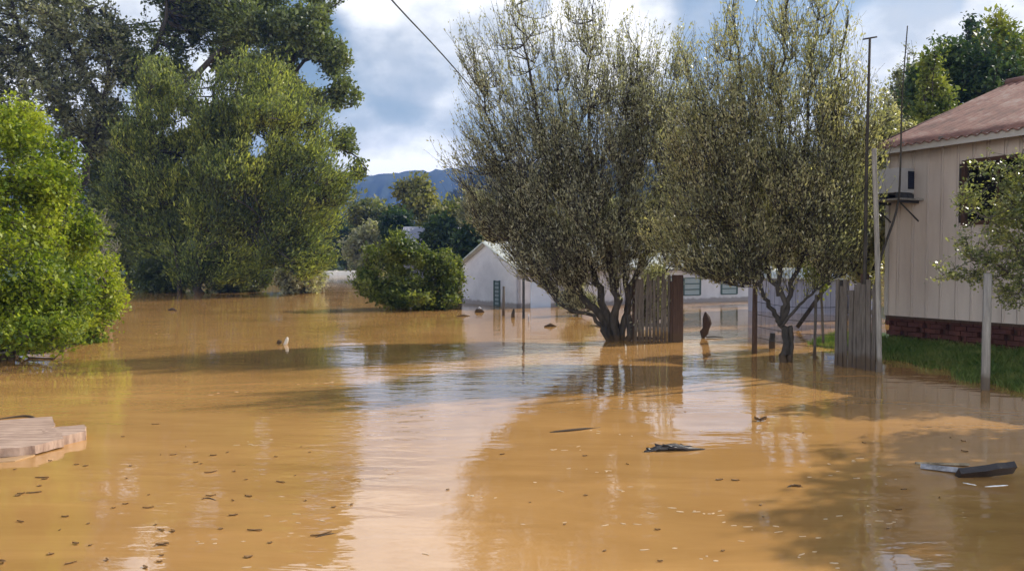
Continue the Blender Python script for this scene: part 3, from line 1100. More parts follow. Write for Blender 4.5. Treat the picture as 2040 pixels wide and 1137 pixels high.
# ------------------------------------------------------------------ hills
def ridge(name, label, pts, D, depth, m, seed, jag):
    rr = np.random.default_rng(seed)
    pxs = np.linspace(pts[0][0], pts[-1][0], 500)
    ys = np.interp(pxs, [p[0] for p in pts], [p[1] for p in pts])
    top = np.array([P(a, b, D) for a, b in zip(pxs, ys)])
    top[:, 2] += rr.normal(0, jag, len(top)) + np.convolve(rr.normal(0, jag * 1.5, len(top) + 8), np.ones(9) / 3, 'valid')
    prof = [(-depth, -.3), (-depth * .75, .22), (-depth * .45, .55), (-depth * .2, .85), (0, 1), (depth * .4, .8), (depth, -.3)]
    rows = []
    for k, (dy, f) in enumerate(prof):
        q = top.copy()
        q[:, 1] += dy + (rr.normal(0, depth * .02, len(top)) if 0 < k < 6 else 0)
        q[:, 0] *= (D + dy * .5) / D
        q[:, 2] = top[:, 2] * f + (rr.normal(0, jag * 1.2, len(top)) if k != 4 else 0)
        rows.append(q)
    V = np.concatenate(rows)
    I = np.arange(len(V)).reshape(len(prof), -1)
    F = np.stack([I[:-1, :-1], I[:-1, 1:], I[1:, 1:], I[1:, :-1]], -1).reshape(-1, 4)
    return tag(link(name, quads_mesh(name, V, F), m), label, kind='structure')


M_hill = mat('wooded hillside', (.010, .018, .012), (.038, .058, .030), .06, .95, .0)
ridge('hills', 'long blue wooded ridge on the horizon', [(-1000, 330), (-600, 345), (300, 352), (700, 346), (760, 347), (820, 342), (900, 337), (960, 328), (1200, 322), (1700, 318), (2400, 330), (3000, 318)], 1000, 240, M_hill, 4, 1.0)
ridge('hill_spur', 'nearer green wooded slope right of the ridge', [(840, 470), (890, 392), (930, 350), (980, 335), (1150, 330), (1500, 345), (2300, 330)], 420, 120, M_hill, 6, .6)

# ------------------------------------------------------------------ foliage materials
L_lime = leaf_mat('lime bush leaves', (.04, .08, .012), (.17, .225, .02), (.40, .43, .045), .38, .8, rough=.5, spec=.35)
L_willow = leaf_mat('willow leaves', (.05, .07, .03), (.14, .175, .05), (.42, .43, .09), .36, .3)
L_dark = leaf_mat('dark tree leaves', (.045, .06, .027), (.10, .125, .045), (.20, .225, .08), .36, .5, rough=.4, spec=.5)
L_greydark = leaf_mat('greyish branch leaves', (.11, .12, .075), (.19, .20, .12), (.29, .28, .17), .40, .5)
L_olive = leaf_mat('olive grey leaves', (.17, .17, .115), (.31, .30, .21), (.45, .42, .30), .42, 1.6, rough=.38, spec=.7)
L_brown = leaf_mat('olive brown leaves', (.16, .165, .09), (.31, .295, .165), (.47, .41, .24), .44, 1.5, rough=.38, spec=.7)
L_yellow = leaf_mat('yellow green leaves', (.10, .13, .02), (.17, .20, .03), (.27, .27, .05), .4, 1.5)
L_mid = leaf_mat('mid green leaves', (.045, .075, .02), (.12, .15, .035), (.24, .25, .06), .4, 1.0)
L_pale = leaf_mat('pale green leaves', (.07, .09, .04), (.21, .23, .09), (.48, .45, .18), .4, 2.2, rough=.35, spec=.6)
L_far = leaf_mat('far tree leaves', (.05, .07, .028), (.13, .14, .045), (.26, .235, .08), .4, .22)
L_evergreen = leaf_mat('deep green leaves', (.015, .035, .016), (.035, .065, .025), (.08, .12, .03), .28, .6)

# ------------------------------------------------------------------ the trees
# left lime green bush
b0 = W(70, 735)
bb = [blob(30, 330, 130, 110, 14.6, 1.4), blob(110, 420, 95, 110, 15.2, 1.2), blob(150, 560, 100, 110, 16.4, 1.3), blob(30, 520, 140, 150, 14.0, 1.5),
      blob(60, 640, 130, 85, 13.9, 1.1), blob(175, 630, 80, 60, 16.6, 1.1), blob(-90, 400, 130, 170, 14, 1.6), blob(-90, 620, 120, 110, 13.4, 1.2), blob(20, 250, 75, 50, 14.8, .8)]
lb = [([b0 + [-1, .8, -.3], P(-20, 560, 14.6), P(10, 400, 14.8), P(40, 280, 14.8)], .09, .02),
      ([b0 + [-1, .8, -.3], P(50, 580, 15), P(110, 470, 15.3), P(150, 380, 15.4)], .07, .015),
      ([b0 + [-1, .8, -.3], P(80, 640, 15.5), P(160, 580, 16.3), P(210, 540, 16.5)], .06, .015),
      ([b0 + [-1, .8, -.3], P(-80, 560, 14), P(-100, 380, 14)], .08, .02)]
make_tree('leafy_bush', 'big dense lime green bush at the left edge of the photo, standing in the water', 'bush', b0, lb, clumps(bb, 7, .36, 1), 300, 3600, 90000, (.09, .05), L_lime, M_bark, 21,
          lmax2=.55, jit=.10, upb=.9, shell=.55, br=(.02, .008), tw=(.006, .002), zmin=.01)
# dead twiggy shrub at its right flank
b0 = W(222, 640)
make_tree('twiggy_shrub', 'grey half bare twiggy shrub at the right flank of the lime green bush', 'shrub', b0,
          [([b0 - [0, 0, .3], P(212, 560, 18.3), P(205, 450, 18.2)], .03, .008), ([b0 - [0, 0, .3], P(225, 560, 18.5), P(228, 500, 18.5)], .025, .008)],
          [blob(205, 490, 32, 80, 18.3, .5), blob(215, 590, 30, 50, 18.4, .5)], 50, 420, 2600, (.05, .025), L_greydark, M_barkpale, 22, lmax2=.35, jit=.04)

# willow-like tree
b0 = W(398, 584)
D0 = 41.5
bb = [blob(420, 220, 190, 105, D0, 4.0), blob(300, 190, 75, 75, D0 + 1, 2.4), blob(560, 270, 110, 95, D0, 3.2), blob(625, 385, 85, 100, D0 - .5, 3), blob(300, 330, 110, 140, D0 + .5, 3.4), blob(440, 380, 180, 140, D0, 4.2),
      blob(560, 480, 110, 80, D0 - .5, 3), blob(620, 520, 55, 50, D0 - 1, 2), blob(300, 480, 80, 80, D0 + 1.5, 2.6), blob(440, 520, 130, 55, D0, 3), blob(450, 440, 110, 70, D0 + .5, 3, 16000), blob(560, 380, 90, 60, D0 + 1, 2, 9000)]
lb = [([b0 - [0, 0, .5], P(396, 500, D0), P(408, 400, D0), P(420, 250, D0), P(430, 140, D0)], .26, .05),
      ([P(400, 480, D0), P(350, 400, D0), P(310, 280, D0), P(290, 180, D0 + .5)], .14, .04),
      ([P(402, 470, D0), P(480, 380, D0 - .5), P(560, 300, D0), P(600, 230, D0)], .14, .04),
      ([P(400, 500, D0), P(520, 440, D0 - 1), P(620, 400, D0 - .5), P(680, 360, D0 - .5)], .12, .03),
      ([b0 + [-1.2, .4, -.5], P(350, 500, D0 + .4), P(330, 400, D0 + .6)], .14, .04)]
make_tree('willow_tree', 'large feathery yellow green tree with a dark slim trunk, behind the lime green bush', 'tree', b0, lb, clumps(bb, 7, .36, 2), 500, 9500, 205000, (.20, .075), L_willow, M_barkdark, 23, fan=1.5,
          lmax2=2.4, jit=.15, upb=.6, droop=.05, shell=.6, br=(.05, .02), tw=(.014, .005), axial=1.0, twig_up=.05)

# tall dark tree behind it
b0 = np.array([P(300, 585, 49)[0], 49, 0.])
D0 = 48.0
bb = [blob(600, 60, 100, 85, D0 - 1, 3.5), blob(560, 150, 80, 60, D0, 3), blob(690, 185, 34, 38, D0 - 2, 1.3), blob(655, 110, 50, 60, D0 - 1.5, 2), blob(480, 20, 110, 90, D0, 4), blob(640, -10, 50, 35, D0 - 1, 2),
      blob(690, 280, 42, 30, D0 - 1, 1.5), blob(715, 330, 28, 24, D0 - 1, 1.1), blob(640, 200, 60, 30, D0 - 1, 2), blob(360, -20, 150, 90, D0 + 1, 4), blob(300, 100, 120, 90, D0 + 1, 3.5), blob(250, 300, 100, 120, D0 + 3, 3), blob(240, 430, 90, 100, D0 + 2, 3), blob(190, 380, 70, 120, D0 + 3, 3), blob(430, 70, 110, 80, D0 + 3, 3), blob(420, -30, 120, 60, D0 + 2, 3)]
lb = [([b0 - [0, 0, .5], P(300, 420, D0 + 1), P(290, 260, D0 + 1), P(270, 120, D0 + 1), P(200, 20, D0 + 1)], .5, .14),
      ([P(292, 280, D0 + 1), P(380, 160, D0), P(470, 60, D0), P(500, -60, D0)], .26, .08),
      ([P(300, 300, D0 + 1), P(440, 220, D0), P(560, 160, D0 - .5), P(640, 110, D0 - 1), P(690, 180, D0 - 2)], .22, .05),
      ([P(560, 160, D0 - .5), P(620, 60, D0 - 1), P(680, 0, D0 - 1)], .12, .04),
      ([P(330, 340, D0 + 1), P(520, 320, D0), P(660, 290, D0 - 1), P(730, 335, D0 - 1)], .16, .03),
      ([P(280, 160, D0 + 1), P(330, 40, D0), P(330, -80, D0)], .2, .06)]
make_tree('tall_tree', 'tall dark green tree whose ragged boughs arch right above the feathery tree', 'tree', b0, lb, clumps(bb, 6, .38, 3), 460, 5200, 104000, (.25, .15), L_dark, M_barkdark, 24,
          lmax2=1.3, jit=.17, shell=.5, br=(.06, .02), tw=(.018, .006))
# thin grey tree to the left of it
b0 = np.array([P(120, 580, 47)[0], 47, 0.])
bb = [blob(60, 60, 150, 110, 46, 3.5), blob(170, 90, 110, 100, 46, 3), blob(60, 220, 130, 110, 45, 3), blob(180, 230, 70, 90, 46, 2.5), blob(-60, 150, 90, 150, 45, 3), blob(70, -50, 160, 60, 46, 3)]
lb = [([b0 - [0, 0, .5], P(150, 420, 47), P(190, 280, 46), P(210, 120, 46), P(160, -20, 46)], .3, .08),
      ([P(180, 300, 46), P(110, 190, 46), P(50, 90, 46), P(20, -30, 46)], .16, .05),
      ([P(160, 360, 46), P(70, 280, 45), P(-20, 200, 45)], .14, .04), ([P(205, 200, 46), P(150, 120, 46), P(90, 20, 46)], .1, .03)]
make_tree('bare_tree', 'thin grey brown half bare tree with sky showing through at the upper left corner', 'tree', b0, lb, bb, 300, 4200, 48000, (.24, .12), L_greydark, M_barkdark, 25, lmax2=1.6, jit=.14, br=(.05, .02), tw=(.018, .007))
# dark thicket under the left trees
for (cx_, py0, rx_, ry_, D_, nm, lab, sd_) in ((265, 470, 75, 110, 45.5, 'thicket_bush', 'dark shaded bush at the waterline right behind the lime green bush', 26),
                                      (470, 545, 80, 40, 44.5, 'thicket_bush', 'low dark bush at the foot of the feathery tree, right of its trunk', 27),
                                      (330, 545, 60, 45, 44.3, 'thicket_bush', 'low dark bush at the foot of the feathery tree, left of its trunk', 28),
                                      (150, 480, 110, 110, 47, 'thicket_bush', 'dark bush behind the lime green bush under the half bare tree', 29),
                                      (600, 555, 45, 30, 43, 'thicket_bush', 'low olive bush at the right foot of the feathery tree', 30)):
    b0 = np.array([P(cx_, 580, D_)[0], D_, 0.])
    make_tree(nm, lab, 'bush', b0, [([b0 - [0, 0, .4], P(cx_ - rx_ * .3, py0 + 10, D_), P(cx_ - rx_ * .4, py0 - ry_ * .6, D_)], .1, .03), ([b0 - [0, 0, .4], P(cx_ + rx_ * .3, py0 + 10, D_), P(cx_ + rx_ * .4, py0 - ry_ * .6, D_)], .1, .03)],
              [blob(cx_, py0, rx_, ry_, D_, 2.2)], 60, 700, 9000, (.22, .12), L_dark if D_ > 43.5 else L_olive, M_barkdark, sd_, group=None, lmax2=1.0, jit=.15, br=(.03, .015), tw=(.012, .005))

# rounded bush in front of the white house
b0 = W(815, 612)
D0 = 28.6
bb = [blob(800, 500, 50, 50, D0, 1.2), blob(760, 545, 60, 55, D0, 1.3), blob(850, 545, 65, 55, D0, 1.3), blob(815, 580, 95, 32, D0, 1.4), blob(815, 597, 105, 18, D0 - .6, 1.2, 5200), blob(885, 540, 38, 45, D0, .8), blob(905, 570, 28, 30, D0, .6), blob(725, 565, 35, 28, D0, .7)]
lb = [([b0 - [0, 0, .4], P(800, 570, D0), P(790, 500, D0), P(800, 465, D0)], .06, .02), ([b0 - [0, 0, .4], P(850, 570, D0), P(890, 520, D0)], .05, .015), ([b0 - [0, 0, .4], P(770, 580, D0), P(730, 545, D0)], .05, .015)]
make_tree('rounded_bush', 'rounded green bush standing in the water left of the white gable', 'bush', b0, lb, clumps(bb, 6, .4, 4), 160, 1900, 24000, (.14, .08), L_mid, M_barkdark, 31, lmax2=.6, jit=.09, shell=.5, br=(.02, .01), tw=(.008, .003), upb=.9)

# multi-stemmed olive tree
b0 = W(1228, 678)
D0 = 17.0
bb = [blob(1120, 420, 150, 95, D0, 1.5, 17000), blob(1180, 510, 110, 60, D0, 1.2, 8200), blob(1060, 330, 120, 90, D0, 1.3, 10000), blob(1190, 260, 150, 120, D0, 1.5, 15500), blob(1190, 120, 110, 90, D0, 1.2, 4200), blob(1060, 120, 150, 110, D0, 1.2, 2800),
      blob(1300, 340, 110, 140, D0 + .3, 1.3, 12500), blob(1330, 170, 90, 110, D0, 1.0, 3500), blob(1285, 480, 85, 60, D0, .9, 4500), blob(955, 130, 60, 80, D0, .7, 800), blob(935, 340, 50, 90, D0 - .3, .7, 1300), blob(1110, 20, 130, 60, D0, .9, 1400), blob(1000, 440, 60, 50, D0, .8, 4600), blob(1090, 520, 75, 50, D0-.3, .8, 6000), blob(1120, 560, 50, 30, D0-.4, .5, 1800), blob(1290, 600, 42, 55, D0+.3, .3, 2400), blob(1290, 250, 120, 120, D0, 1, 4500), blob(1000, 230, 90, 120, D0, 1, 3400)]
lb = [([b0 + [-.05, 0, -.4], P(1195, 630, D0), P(1130, 560, D0), P(1070, 450, D0), P(1010, 320, D0), P(950, 170, D0)], .12, .012),
      ([b0 + [0, .1, -.4], P(1200, 600, D0), P(1160, 480, D0 + .2), P(1100, 330, D0 + .2), P(1050, 140, D0), P(1030, 10, D0)], .11, .012),
      ([b0 + [.02, 0, -.4], P(1222, 580, D0 - .2), P(1200, 440, D0 - .2), P(1170, 260, D0), P(1180, 40, D0)], .10, .012),
      ([b0 + [.1, .1, -.4], P(1250, 600, D0), P(1240, 480, D0), P(1250, 300, D0 + .2), P(1270, 100, D0)], .09, .012),
      ([b0 + [.2, 0, -.4], P(1255, 620, D0), P(1275, 520, D0), P(1320, 380, D0 + .2), P(1350, 160, D0)], .085, .012),
      ([b0 + [-.1, -.05, -.4], P(1190, 640, D0 - .2), P(1110, 600, D0 - .5), P(1050, 520, D0 - .6), P(960, 440, D0 - .5)], .06, .012),
      ([b0 + [.15, .2, -.4], P(1265, 640, D0 + .2), P(1300, 580, D0 + .3), P(1340, 520, D0 + .4)], .05, .012),
      ([b0 + [.05, .2, -.4], P(1228, 600, D0 + .2), P(1215, 520, D0 + .2), P(1140, 330, D0 + .3), P(1110, 180, D0 + .3)], .08, .012)]
make_tree('multi_stem_tree', 'olive grey multi stemmed tree fanning out of one clump in the middle of the photo', 'tree', b0, lb, bb, 660, 8000, 112000, (.064, .028), L_olive, M_barkdark, 32, fan=1.0,
          lmax2=1.3, jit=.032, shell=.3, br=(.014, .006), tw=(.0055, .002), twig_up=.12, axial=.8)
# mud hump with debris at the foot of it
mb = MB()
for k in range(9):
    a_ = b0 + np.array([.2 + k * .09, -.05 + .03 * (k % 3), .0])
    mb.tube([a_ + [-.12, 0, .02], a_ + [0, 0, .05 + .03 * (k % 2)], a_ + [.16, .02, .015]], [.02, .03, .012], 6)
tag(mb.build('branch_debris', M_barkdark, origin=b0 + [.5, 0, 0]), 'dark heap of washed up branches between the stem clump and the gatepost', 'debris')

# forked tree on the right
b0 = W(1560, 722)
D0 = 13.6
bb = [blob(1540, 400, 160, 110, D0, 1.3, 17500), blob(1450, 310, 100, 120, D0, 1.1, 9500), blob(1625, 400, 80, 120, D0, 1.0, 8500), blob(1560, 240, 150, 110, D0, 1.2, 11500), blob(1560, 110, 130, 100, D0, 1.0, 3000), blob(1640, 90, 75, 90, D0, .7, 1700),
      blob(1440, 140, 90, 100, D0, .9, 2600), blob(1395, 440, 60, 70, D0, .7, 2900), blob(1590, 510, 110, 45, D0 - .3, .9, 4200), blob(1480, 510, 70, 50, D0, .7, 2600), blob(1560, 10, 120, 60, D0, .8, 1500), blob(1380, 260, 60, 90, D0, .7, 1900), blob(1660, 530, 40, 25, D0 - .3, .5, 900), blob(1690, 300, 75, 170, D0, .8, 9500), blob(1400, 340, 90, 120, D0+.2, .9, 6000), blob(1430, 540, 80, 38, D0, .5, 4600), blob(1340, 480, 55, 60, D0+.5, .5, 2600), blob(1690, 450, 45, 70, D0, .5, 2400)]
lb = [([b0 - [0, 0, .4], P(1560, 670, D0), P(1556, 620, D0), P(1556, 500, D0), P(1552, 330, D0), P(1560, 120, D0), P(1575, -60, D0)], .07, .012),
      ([P(1556, 645, D0), P(1530, 600, D0), P(1500, 520, D0), P(1450, 380, D0), P(1400, 200, D0)], .05, .01),
      ([P(1556, 640, D0), P(1580, 560, D0), P(1620, 440, D0), P(1650, 280, D0), P(1690, 20, D0)], .05, .01),
      ([P(1552, 590, D0), P(1510, 470, D0 + .2), P(1480, 280, D0 + .2), P(1470, 80, D0)], .045, .01),
      ([P(1556, 650, D0), P(1600, 600, D0 - .2), P(1650, 560, D0 - .3), P(1700, 540, D0 - .3)], .03, .008),
      ([P(1552, 500, D0), P(1590, 380, D0 - .2), P(1610, 200, D0 - .2), P(1630, 40, D0)], .04, .01),
      ([b0 + [.12, .1, -.3], P(1575, 680, D0), P(1572, 650, D0)], .06, .05)]
make_tree('forked_tree', 'olive brown tree with a slim dark forked trunk right of the thin brown post', 'tree', b0, lb, bb, 600, 7000, 98000, (.058, .026), L_brown, M_barkdark, 33, fan=.8,
          lmax2=1.1, jit=.028, shell=.3, br=(.011, .005), tw=(.0045, .0018), twig_up=.1, axial=.8)
# yellow-green shrub
b0 = np.array([P(1640, 650, 16)[0], 16.0, 0.])
make_tree('yellow_shrub', 'narrow yellow green sapling between the forked tree and the thin pole', 'shrub', b0,
          [([b0 - [0, 0, .3], P(1638, 540, 16), P(1640, 420, 16), P(1645, 340, 16)], .03, .008)],
          [blob(1640, 390, 38, 60, 16, .45), blob(1655, 470, 35, 50, 16, .4), blob(1630, 540, 30, 40, 16, .4)], 60, 500, 5200, (.07, .04), L_yellow, M_bark, 34, lmax2=.4, jit=.05)

# small tree in front of the house wall, at the right edge
b0 = np.array([P(2066, 735, 10.9)[0], 10.9, 0.0])
D0 = 10.9
bb = [blob(2010, 400, 70, 70, D0, .5, 5200), blob(2060, 480, 90, 100, D0, .6, 9000), blob(1945, 480, 55, 45, D0, .35, 2200), blob(1985, 540, 70, 45, D0, .45, 3000), blob(2080, 340, 80, 60, D0, .5, 3600), blob(1890, 540, 40, 28, D0, .25, 700), blob(1960, 340, 45, 40, D0, .3, 800), blob(2110, 430, 110, 140, D0, .7, 9000), blob(1925, 400, 30, 40, D0, .25, 500), blob(2030, 590, 40, 30, D0, .4, 1100)]
lb = [([b0 - [0, 0, .3], P(2070, 640, D0), P(2060, 540, D0), P(2050, 420, D0), P(2040, 320, D0)], .045, .01),
      ([P(2066, 600, D0), P(2010, 540, D0), P(1940, 520, D0), P(1870, 555, D0)], .02, .005),
      ([P(2062, 560, D0), P(2000, 460, D0), P(1940, 420, D0)], .02, .005), ([P(2066, 580, D0), P(2120, 460, D0), P(2150, 350, D0)], .025, .008)]
make_tree('small_tree', 'small green tree with pale leaves covering the house window at the right edge', 'tree', b0, lb, bb, 150, 1500, 13500, (.056, .032), L_pale, M_bark, 35, lmax2=.4, jit=.035, br=(.008, .004), tw=(.004, .0015), shell=.2)
# tree outside the frame on the right whose shadow lies on the near water
b0 = np.array([8.5, 8.7, 0.0])
make_tree('shade_tree', 'leafy green tree just outside the right edge that shades the near water', 'tree', b0,
          [([b0 - [0, 0, .4], b0 + [.1, 0, 1.5], b0 + [0, .1, 3], b0 + [.1, 0, 4.6]], .12, .03), ([b0 + [0, 0, 1.4], b0 + [-.8, .2, 3.2]], .06, .02), ([b0 + [0, 0, 1.6], b0 + [1, -.6, 3.4]], .06, .02)],
          [(b0 + [0, 0, 3.9], np.array([1.4, 2.1, 1.3]), 3.), (b0 + [.4, -1.2, 3.2], np.array([1.3, 1.8, 1.0]), 2.5), (b0 + [0, -.4, 5.0], np.array([1.1, 1.5, .8]), 1.5)], 160, 2200, 42000, (.085, .05), L_mid, M_bark, 36, lmax2=.6, jit=.07)

# greenery behind the right house and trees
def simple_tree(name, label, cx_, top, rx_, D_, m, seed, base_y=None, n=6000, leafs=(.3, .18), cat='tree', group=None, lobes=5, low=.0):
    rr = np.random.default_rng(seed)
    x0 = P(cx_, 500, D_)[0]
    zt = P(cx_, top, D_)[2]
    b0 = np.array([x0, D_, 0.])
    rw = rx_ * D_ / FPX
    zb = zt * (.18 + low)
    bl = []
    for i in range(lobes):
        a = rr.uniform(-1, 1)
        zc = zb + (zt - zb) * (.35 + .38 * (1 - a * a) + rr.uniform(-.12, .1))
        bl.append((np.array([x0 + a * rw * .6, D_ + rr.uniform(-.5, .5) * rw, zc]), np.array([rw * rr.uniform(.38, .55), rw * .5, (zt - zb) * rr.uniform(.22, .32)]), 1.))
    bl.append((np.array([x0, D_, zt - (zt - zb) * .25]), np.array([rw * .4, rw * .4, (zt - zb) * .25]), .9))
    bl.append((np.array([x0, D_, zb + (zt - zb) * .25]), np.array([rw * .75, rw * .6, (zt - zb) * .3]), 1.2))
    lb = [([b0 - [0, 0, .5], b0 + [0, 0, zt * .3], np.array([x0 + rr.normal(0, .1) * rw, D_, zt * .75])], .02 * zt + .03, .03)]
    for s_ in (-1, 1):
        lb.append(([b0 + [0, 0, zt * .25], np.array([x0 + s_ * rw * .45, D_, zt * .55])], .012 * zt + .02, .02))
    return make_tree(name, label, cat, b0, lb, clumps(bl, 5, .42, seed), 110, 1200, int(n * 1.25), leafs, m, M_barkdark, seed, group=group, lmax2=rw * .4, jit=leafs[0] * .8, br=(.04, .015), tw=(.015, .006), shell=.5, upb=.8)


simple_tree('evergreen_tree', 'deep green broad tree rising directly behind the reddish roof', 1935, 62, 165, 30, L_evergreen, 41, n=32000, leafs=(.20, .11), lobes=8)
simple_tree('evergreen_tree', 'yellow green tree top at the upper right edge behind the roof', 2005, 26, 80, 34, L_yellow, 42, n=9000, leafs=(.22, .12), lobes=5, low=.35)
simple_tree('evergreen_tree', 'dark green tree between the roof corner and the broad tree', 1855, 140, 85, 27, L_mid, 43, n=14000, leafs=(.17, .1))
simple_tree('conifer_tree', 'small dark pointed tree top left of the yellow green top', 1931, 28, 26, 38, L_evergreen, 44, n=3600, leafs=(.22, .1), low=.5)
simple_tree('garden_tree', 'olive tree with rusty leaves just left of the roof corner', 1775, 195, 85, 22, L_brown, 45, n=15000, leafs=(.11, .06), lobes=7)
simple_tree('garden_tree', 'olive green tree behind the forked tree and its yellow sapling', 1680, 230, 95, 25, L_olive, 46, n=17000, leafs=(.13, .07), lobes=8)
simple_tree('garden_tree', 'tall thin pale tree behind the two thin poles', 1800, 85, 80, 40, L_greydark, 47, n=9000, leafs=(.16, .09), lobes=6)
simple_tree('garden_tree', 'olive tree right behind the thin poles, left of the roof corner', 1730, 330, 60, 19, L_brown, 49, n=14000, leafs=(.09, .05), lobes=7)
simple_tree('garden_tree', 'dark green tree behind the lilac shed', 1560, 300, 110, 42, L_olive, 48, n=12000, leafs=(.22, .12), lobes=7)
for (px_c, top_, rx_, D_, m_, sd_, lab, n_) in ((1305, 528, 48, 22, L_brown, 72, 'brownish shrub directly behind the picket fence and gatepost', 4200),
                                        (1150, 545, 38, 25, L_olive, 73, 'small grey shrub at the wall of the white house left of the stem clump', 2200)):
    simple_tree('garden_shrub', lab, px_c, top_, rx_, D_, m_, sd_, n=n_, leafs=(.09, .05), cat='shrub', lobes=6, low=-.16)
# far trees
G = 'trees beyond the flood'
for (cx_, top, rx_, D_, m_, sd_, lab, n_) in (
        (735, 388, 65, 88, L_far, 51, 'far olive tree just right of the feathery tree, below the blue ridge', 9000),
        (830, 362, 80, 76, L_far, 52, 'tall far tree with a sunlit yellow crown above the rounded bush', 13000),
        (905, 405, 75, 66, L_far, 53, 'far tree left of the multi stemmed tree, above the white gable', 12000),
        (795, 425, 45, 68, L_evergreen, 54, 'dark far tree behind the rounded bush', 6000),
        (960, 385, 70, 60, L_olive, 55, 'far olive brown tree behind the left twigs of the multi stemmed tree', 11000),
        (690, 440, 60, 104, L_evergreen, 56, 'dark far tree over the left end of the low white wall', 7000),
        (740, 452, 62, 70, L_olive, 57, 'grey green far tree behind the left side of the rounded bush', 8000),
        (1060, 400, 90, 56, L_far, 58, 'far tree behind the roof of the white house', 8000),
        (1200, 395, 100, 58, L_olive, 59, 'far olive tree behind the stems of the multi stemmed tree', 8000),
        (1330, 400, 95, 56, L_far, 60, 'far green tree seen above the gatepost', 8000),
        (1450, 395, 90, 60, L_olive, 61, 'far tree behind the left branches of the forked tree', 8000),
        (640, 400, 70, 110, L_far, 62, 'far tree hidden behind the right edge of the feathery tree', 6000),
        (880, 440, 40, 58, L_evergreen, 63, 'low dark tree beside the distant grey roof', 5000),
        (945, 455, 40, 50, L_evergreen, 64, 'low dark tree directly above the apex of the white gable', 5000)):
    simple_tree('far_tree', lab, cx_, top, rx_, D_, m_, sd_, n=n_, leafs=(.42, .26), group=G)
# far shore wood as one mass
rr = np.random.default_rng(77)
n_ = 26000
xx = rr.uniform(-90, 150, n_)
yy = rr.uniform(112, 135, n_)
top_ = 7 + 3 * np.sin(xx * .21) + 2 * np.sin(xx * .57 + 1)
zz = rr.random(n_) ** .8 * top_
C = np.stack([xx, yy, zz], 1)
A_ = unit(rr.normal(size=(n_, 3))) * .5
B_ = unit(np.cross(A_, rr.normal(size=(n_, 3)))) * .35
V = np.stack([C - A_, C + B_, C + A_, C - B_], 1).reshape(-1, 3)
tag(link('far_wood', quads_mesh('far_wood', V, np.arange(n_ * 4).reshape(-1, 4), rr.random(n_)), L_far), 'continuous far off wood along the other shore', 'wood', kind='stuff')

# ------------------------------------------------------------------ floating things
def plank(name, label, corners, th, m, z=.02, tilt=0.0, seed=0):
    """corners: pixel outline of the top face, on the water; built as a rough-edged slab"""
    rr = random.Random(seed)
    pts = []
    for i, (a, b) in enumerate(corners):
        p = W(a, b, z + th)
        p[2] += tilt * i
        pts.append(p)
    pts2 = []
    for i in range(len(pts)):
        p, q = pts[i], pts[(i + 1) % len(pts)]
        for k in range(5):
            t_ = k / 5
            r_ = p * (1 - t_) + q * t_
            if k: r_ = r_ + np.array([rr.uniform(-.008, .008), rr.uniform(-.012, .012), rr.uniform(-.003, .003)])
            pts2.append(r_)
    mb = MB()
    mb.poly(pts2[::-1], (0, 0, -th - .03))
    o = mb.build(name, m, origin=np.mean(pts, 0) * [1, 1, 0])
    return tag(o, label, 'plank')


M_plankp = mat('wet pinkish wood', (.20, .12, .085), (.56, .40, .30), 3.0, .75, .35, 30, (.8, 5, 1))
plank('floating_plank', 'wide pale plank floating at the left edge, uppermost of the plank raft', [(-90, 843), (104, 829), (110, 848), (60, 866), (-90, 876)], .035, M_plankp, seed=1)
plank('floating_plank', 'short pale plank end sticking out right of the plank raft', [(84, 853), (168, 845), (171, 858), (125, 868), (84, 870)], .055, M_plankp, seed=2, z=.03)
plank('floating_plank', 'long narrow pale plank along the lower side of the raft', [(-90, 878), (118, 850), (127, 873), (70, 887), (-90, 902)], .045, M_plankp, seed=3, z=.04)
plank('floating_plank', 'half sunk wet plank lowest of the raft at the left edge', [(-90, 905), (60, 893), (70, 905), (30, 917), (-90, 927)], .006, mat('drowned plank', (.40, .25, .13), (.46, .29, .15), 3, .3), z=.002, seed=4)
for (a_, b_, c_, r_, lab) in (((1095, 861), (1140, 858), (1196, 851), .012, 'long thin dark twig floating right of the bright sky reflection'),
                          ((-10, 836), (50, 830), (78, 835), .012, 'thin dark twig lying along the back of the pale plank raft'),
                          ((628, 1070), (650, 1065), (672, 1061), .004, 'thin reddish twig floating at the left rim of the sky reflection'),
                          ((1568, 970), (1582, 967), (1600, 970), .007, 'stubby dark twig floating in the open water left of the black board'),
                          ((430, 996), (415, 992), (402, 994), .004, 'short curved twig floating among the leaf scraps at lower left')):
    mb = MB()
    p, q, w_ = W(*a_), W(*b_), W(*c_)
    mb.tube(catmull([p, q + [0, 0, r_], w_], 4), [r_ * .4] + [r_] * 6 + [r_ * .3] * 2, 6)
    tag(mb.build('floating_twig', M_wood, origin=q), lab, 'twig')
M_wet = mat('black wet wood', (.012, .009, .009), (.035, .026, .024), 6, .35, .4, 50, (1, 6, 1), spec=.6)
M_slate = mat('wet grey board', (.03, .03, .033), (.38, .38, .42), 9, .3, .3, 50, spec=.6)


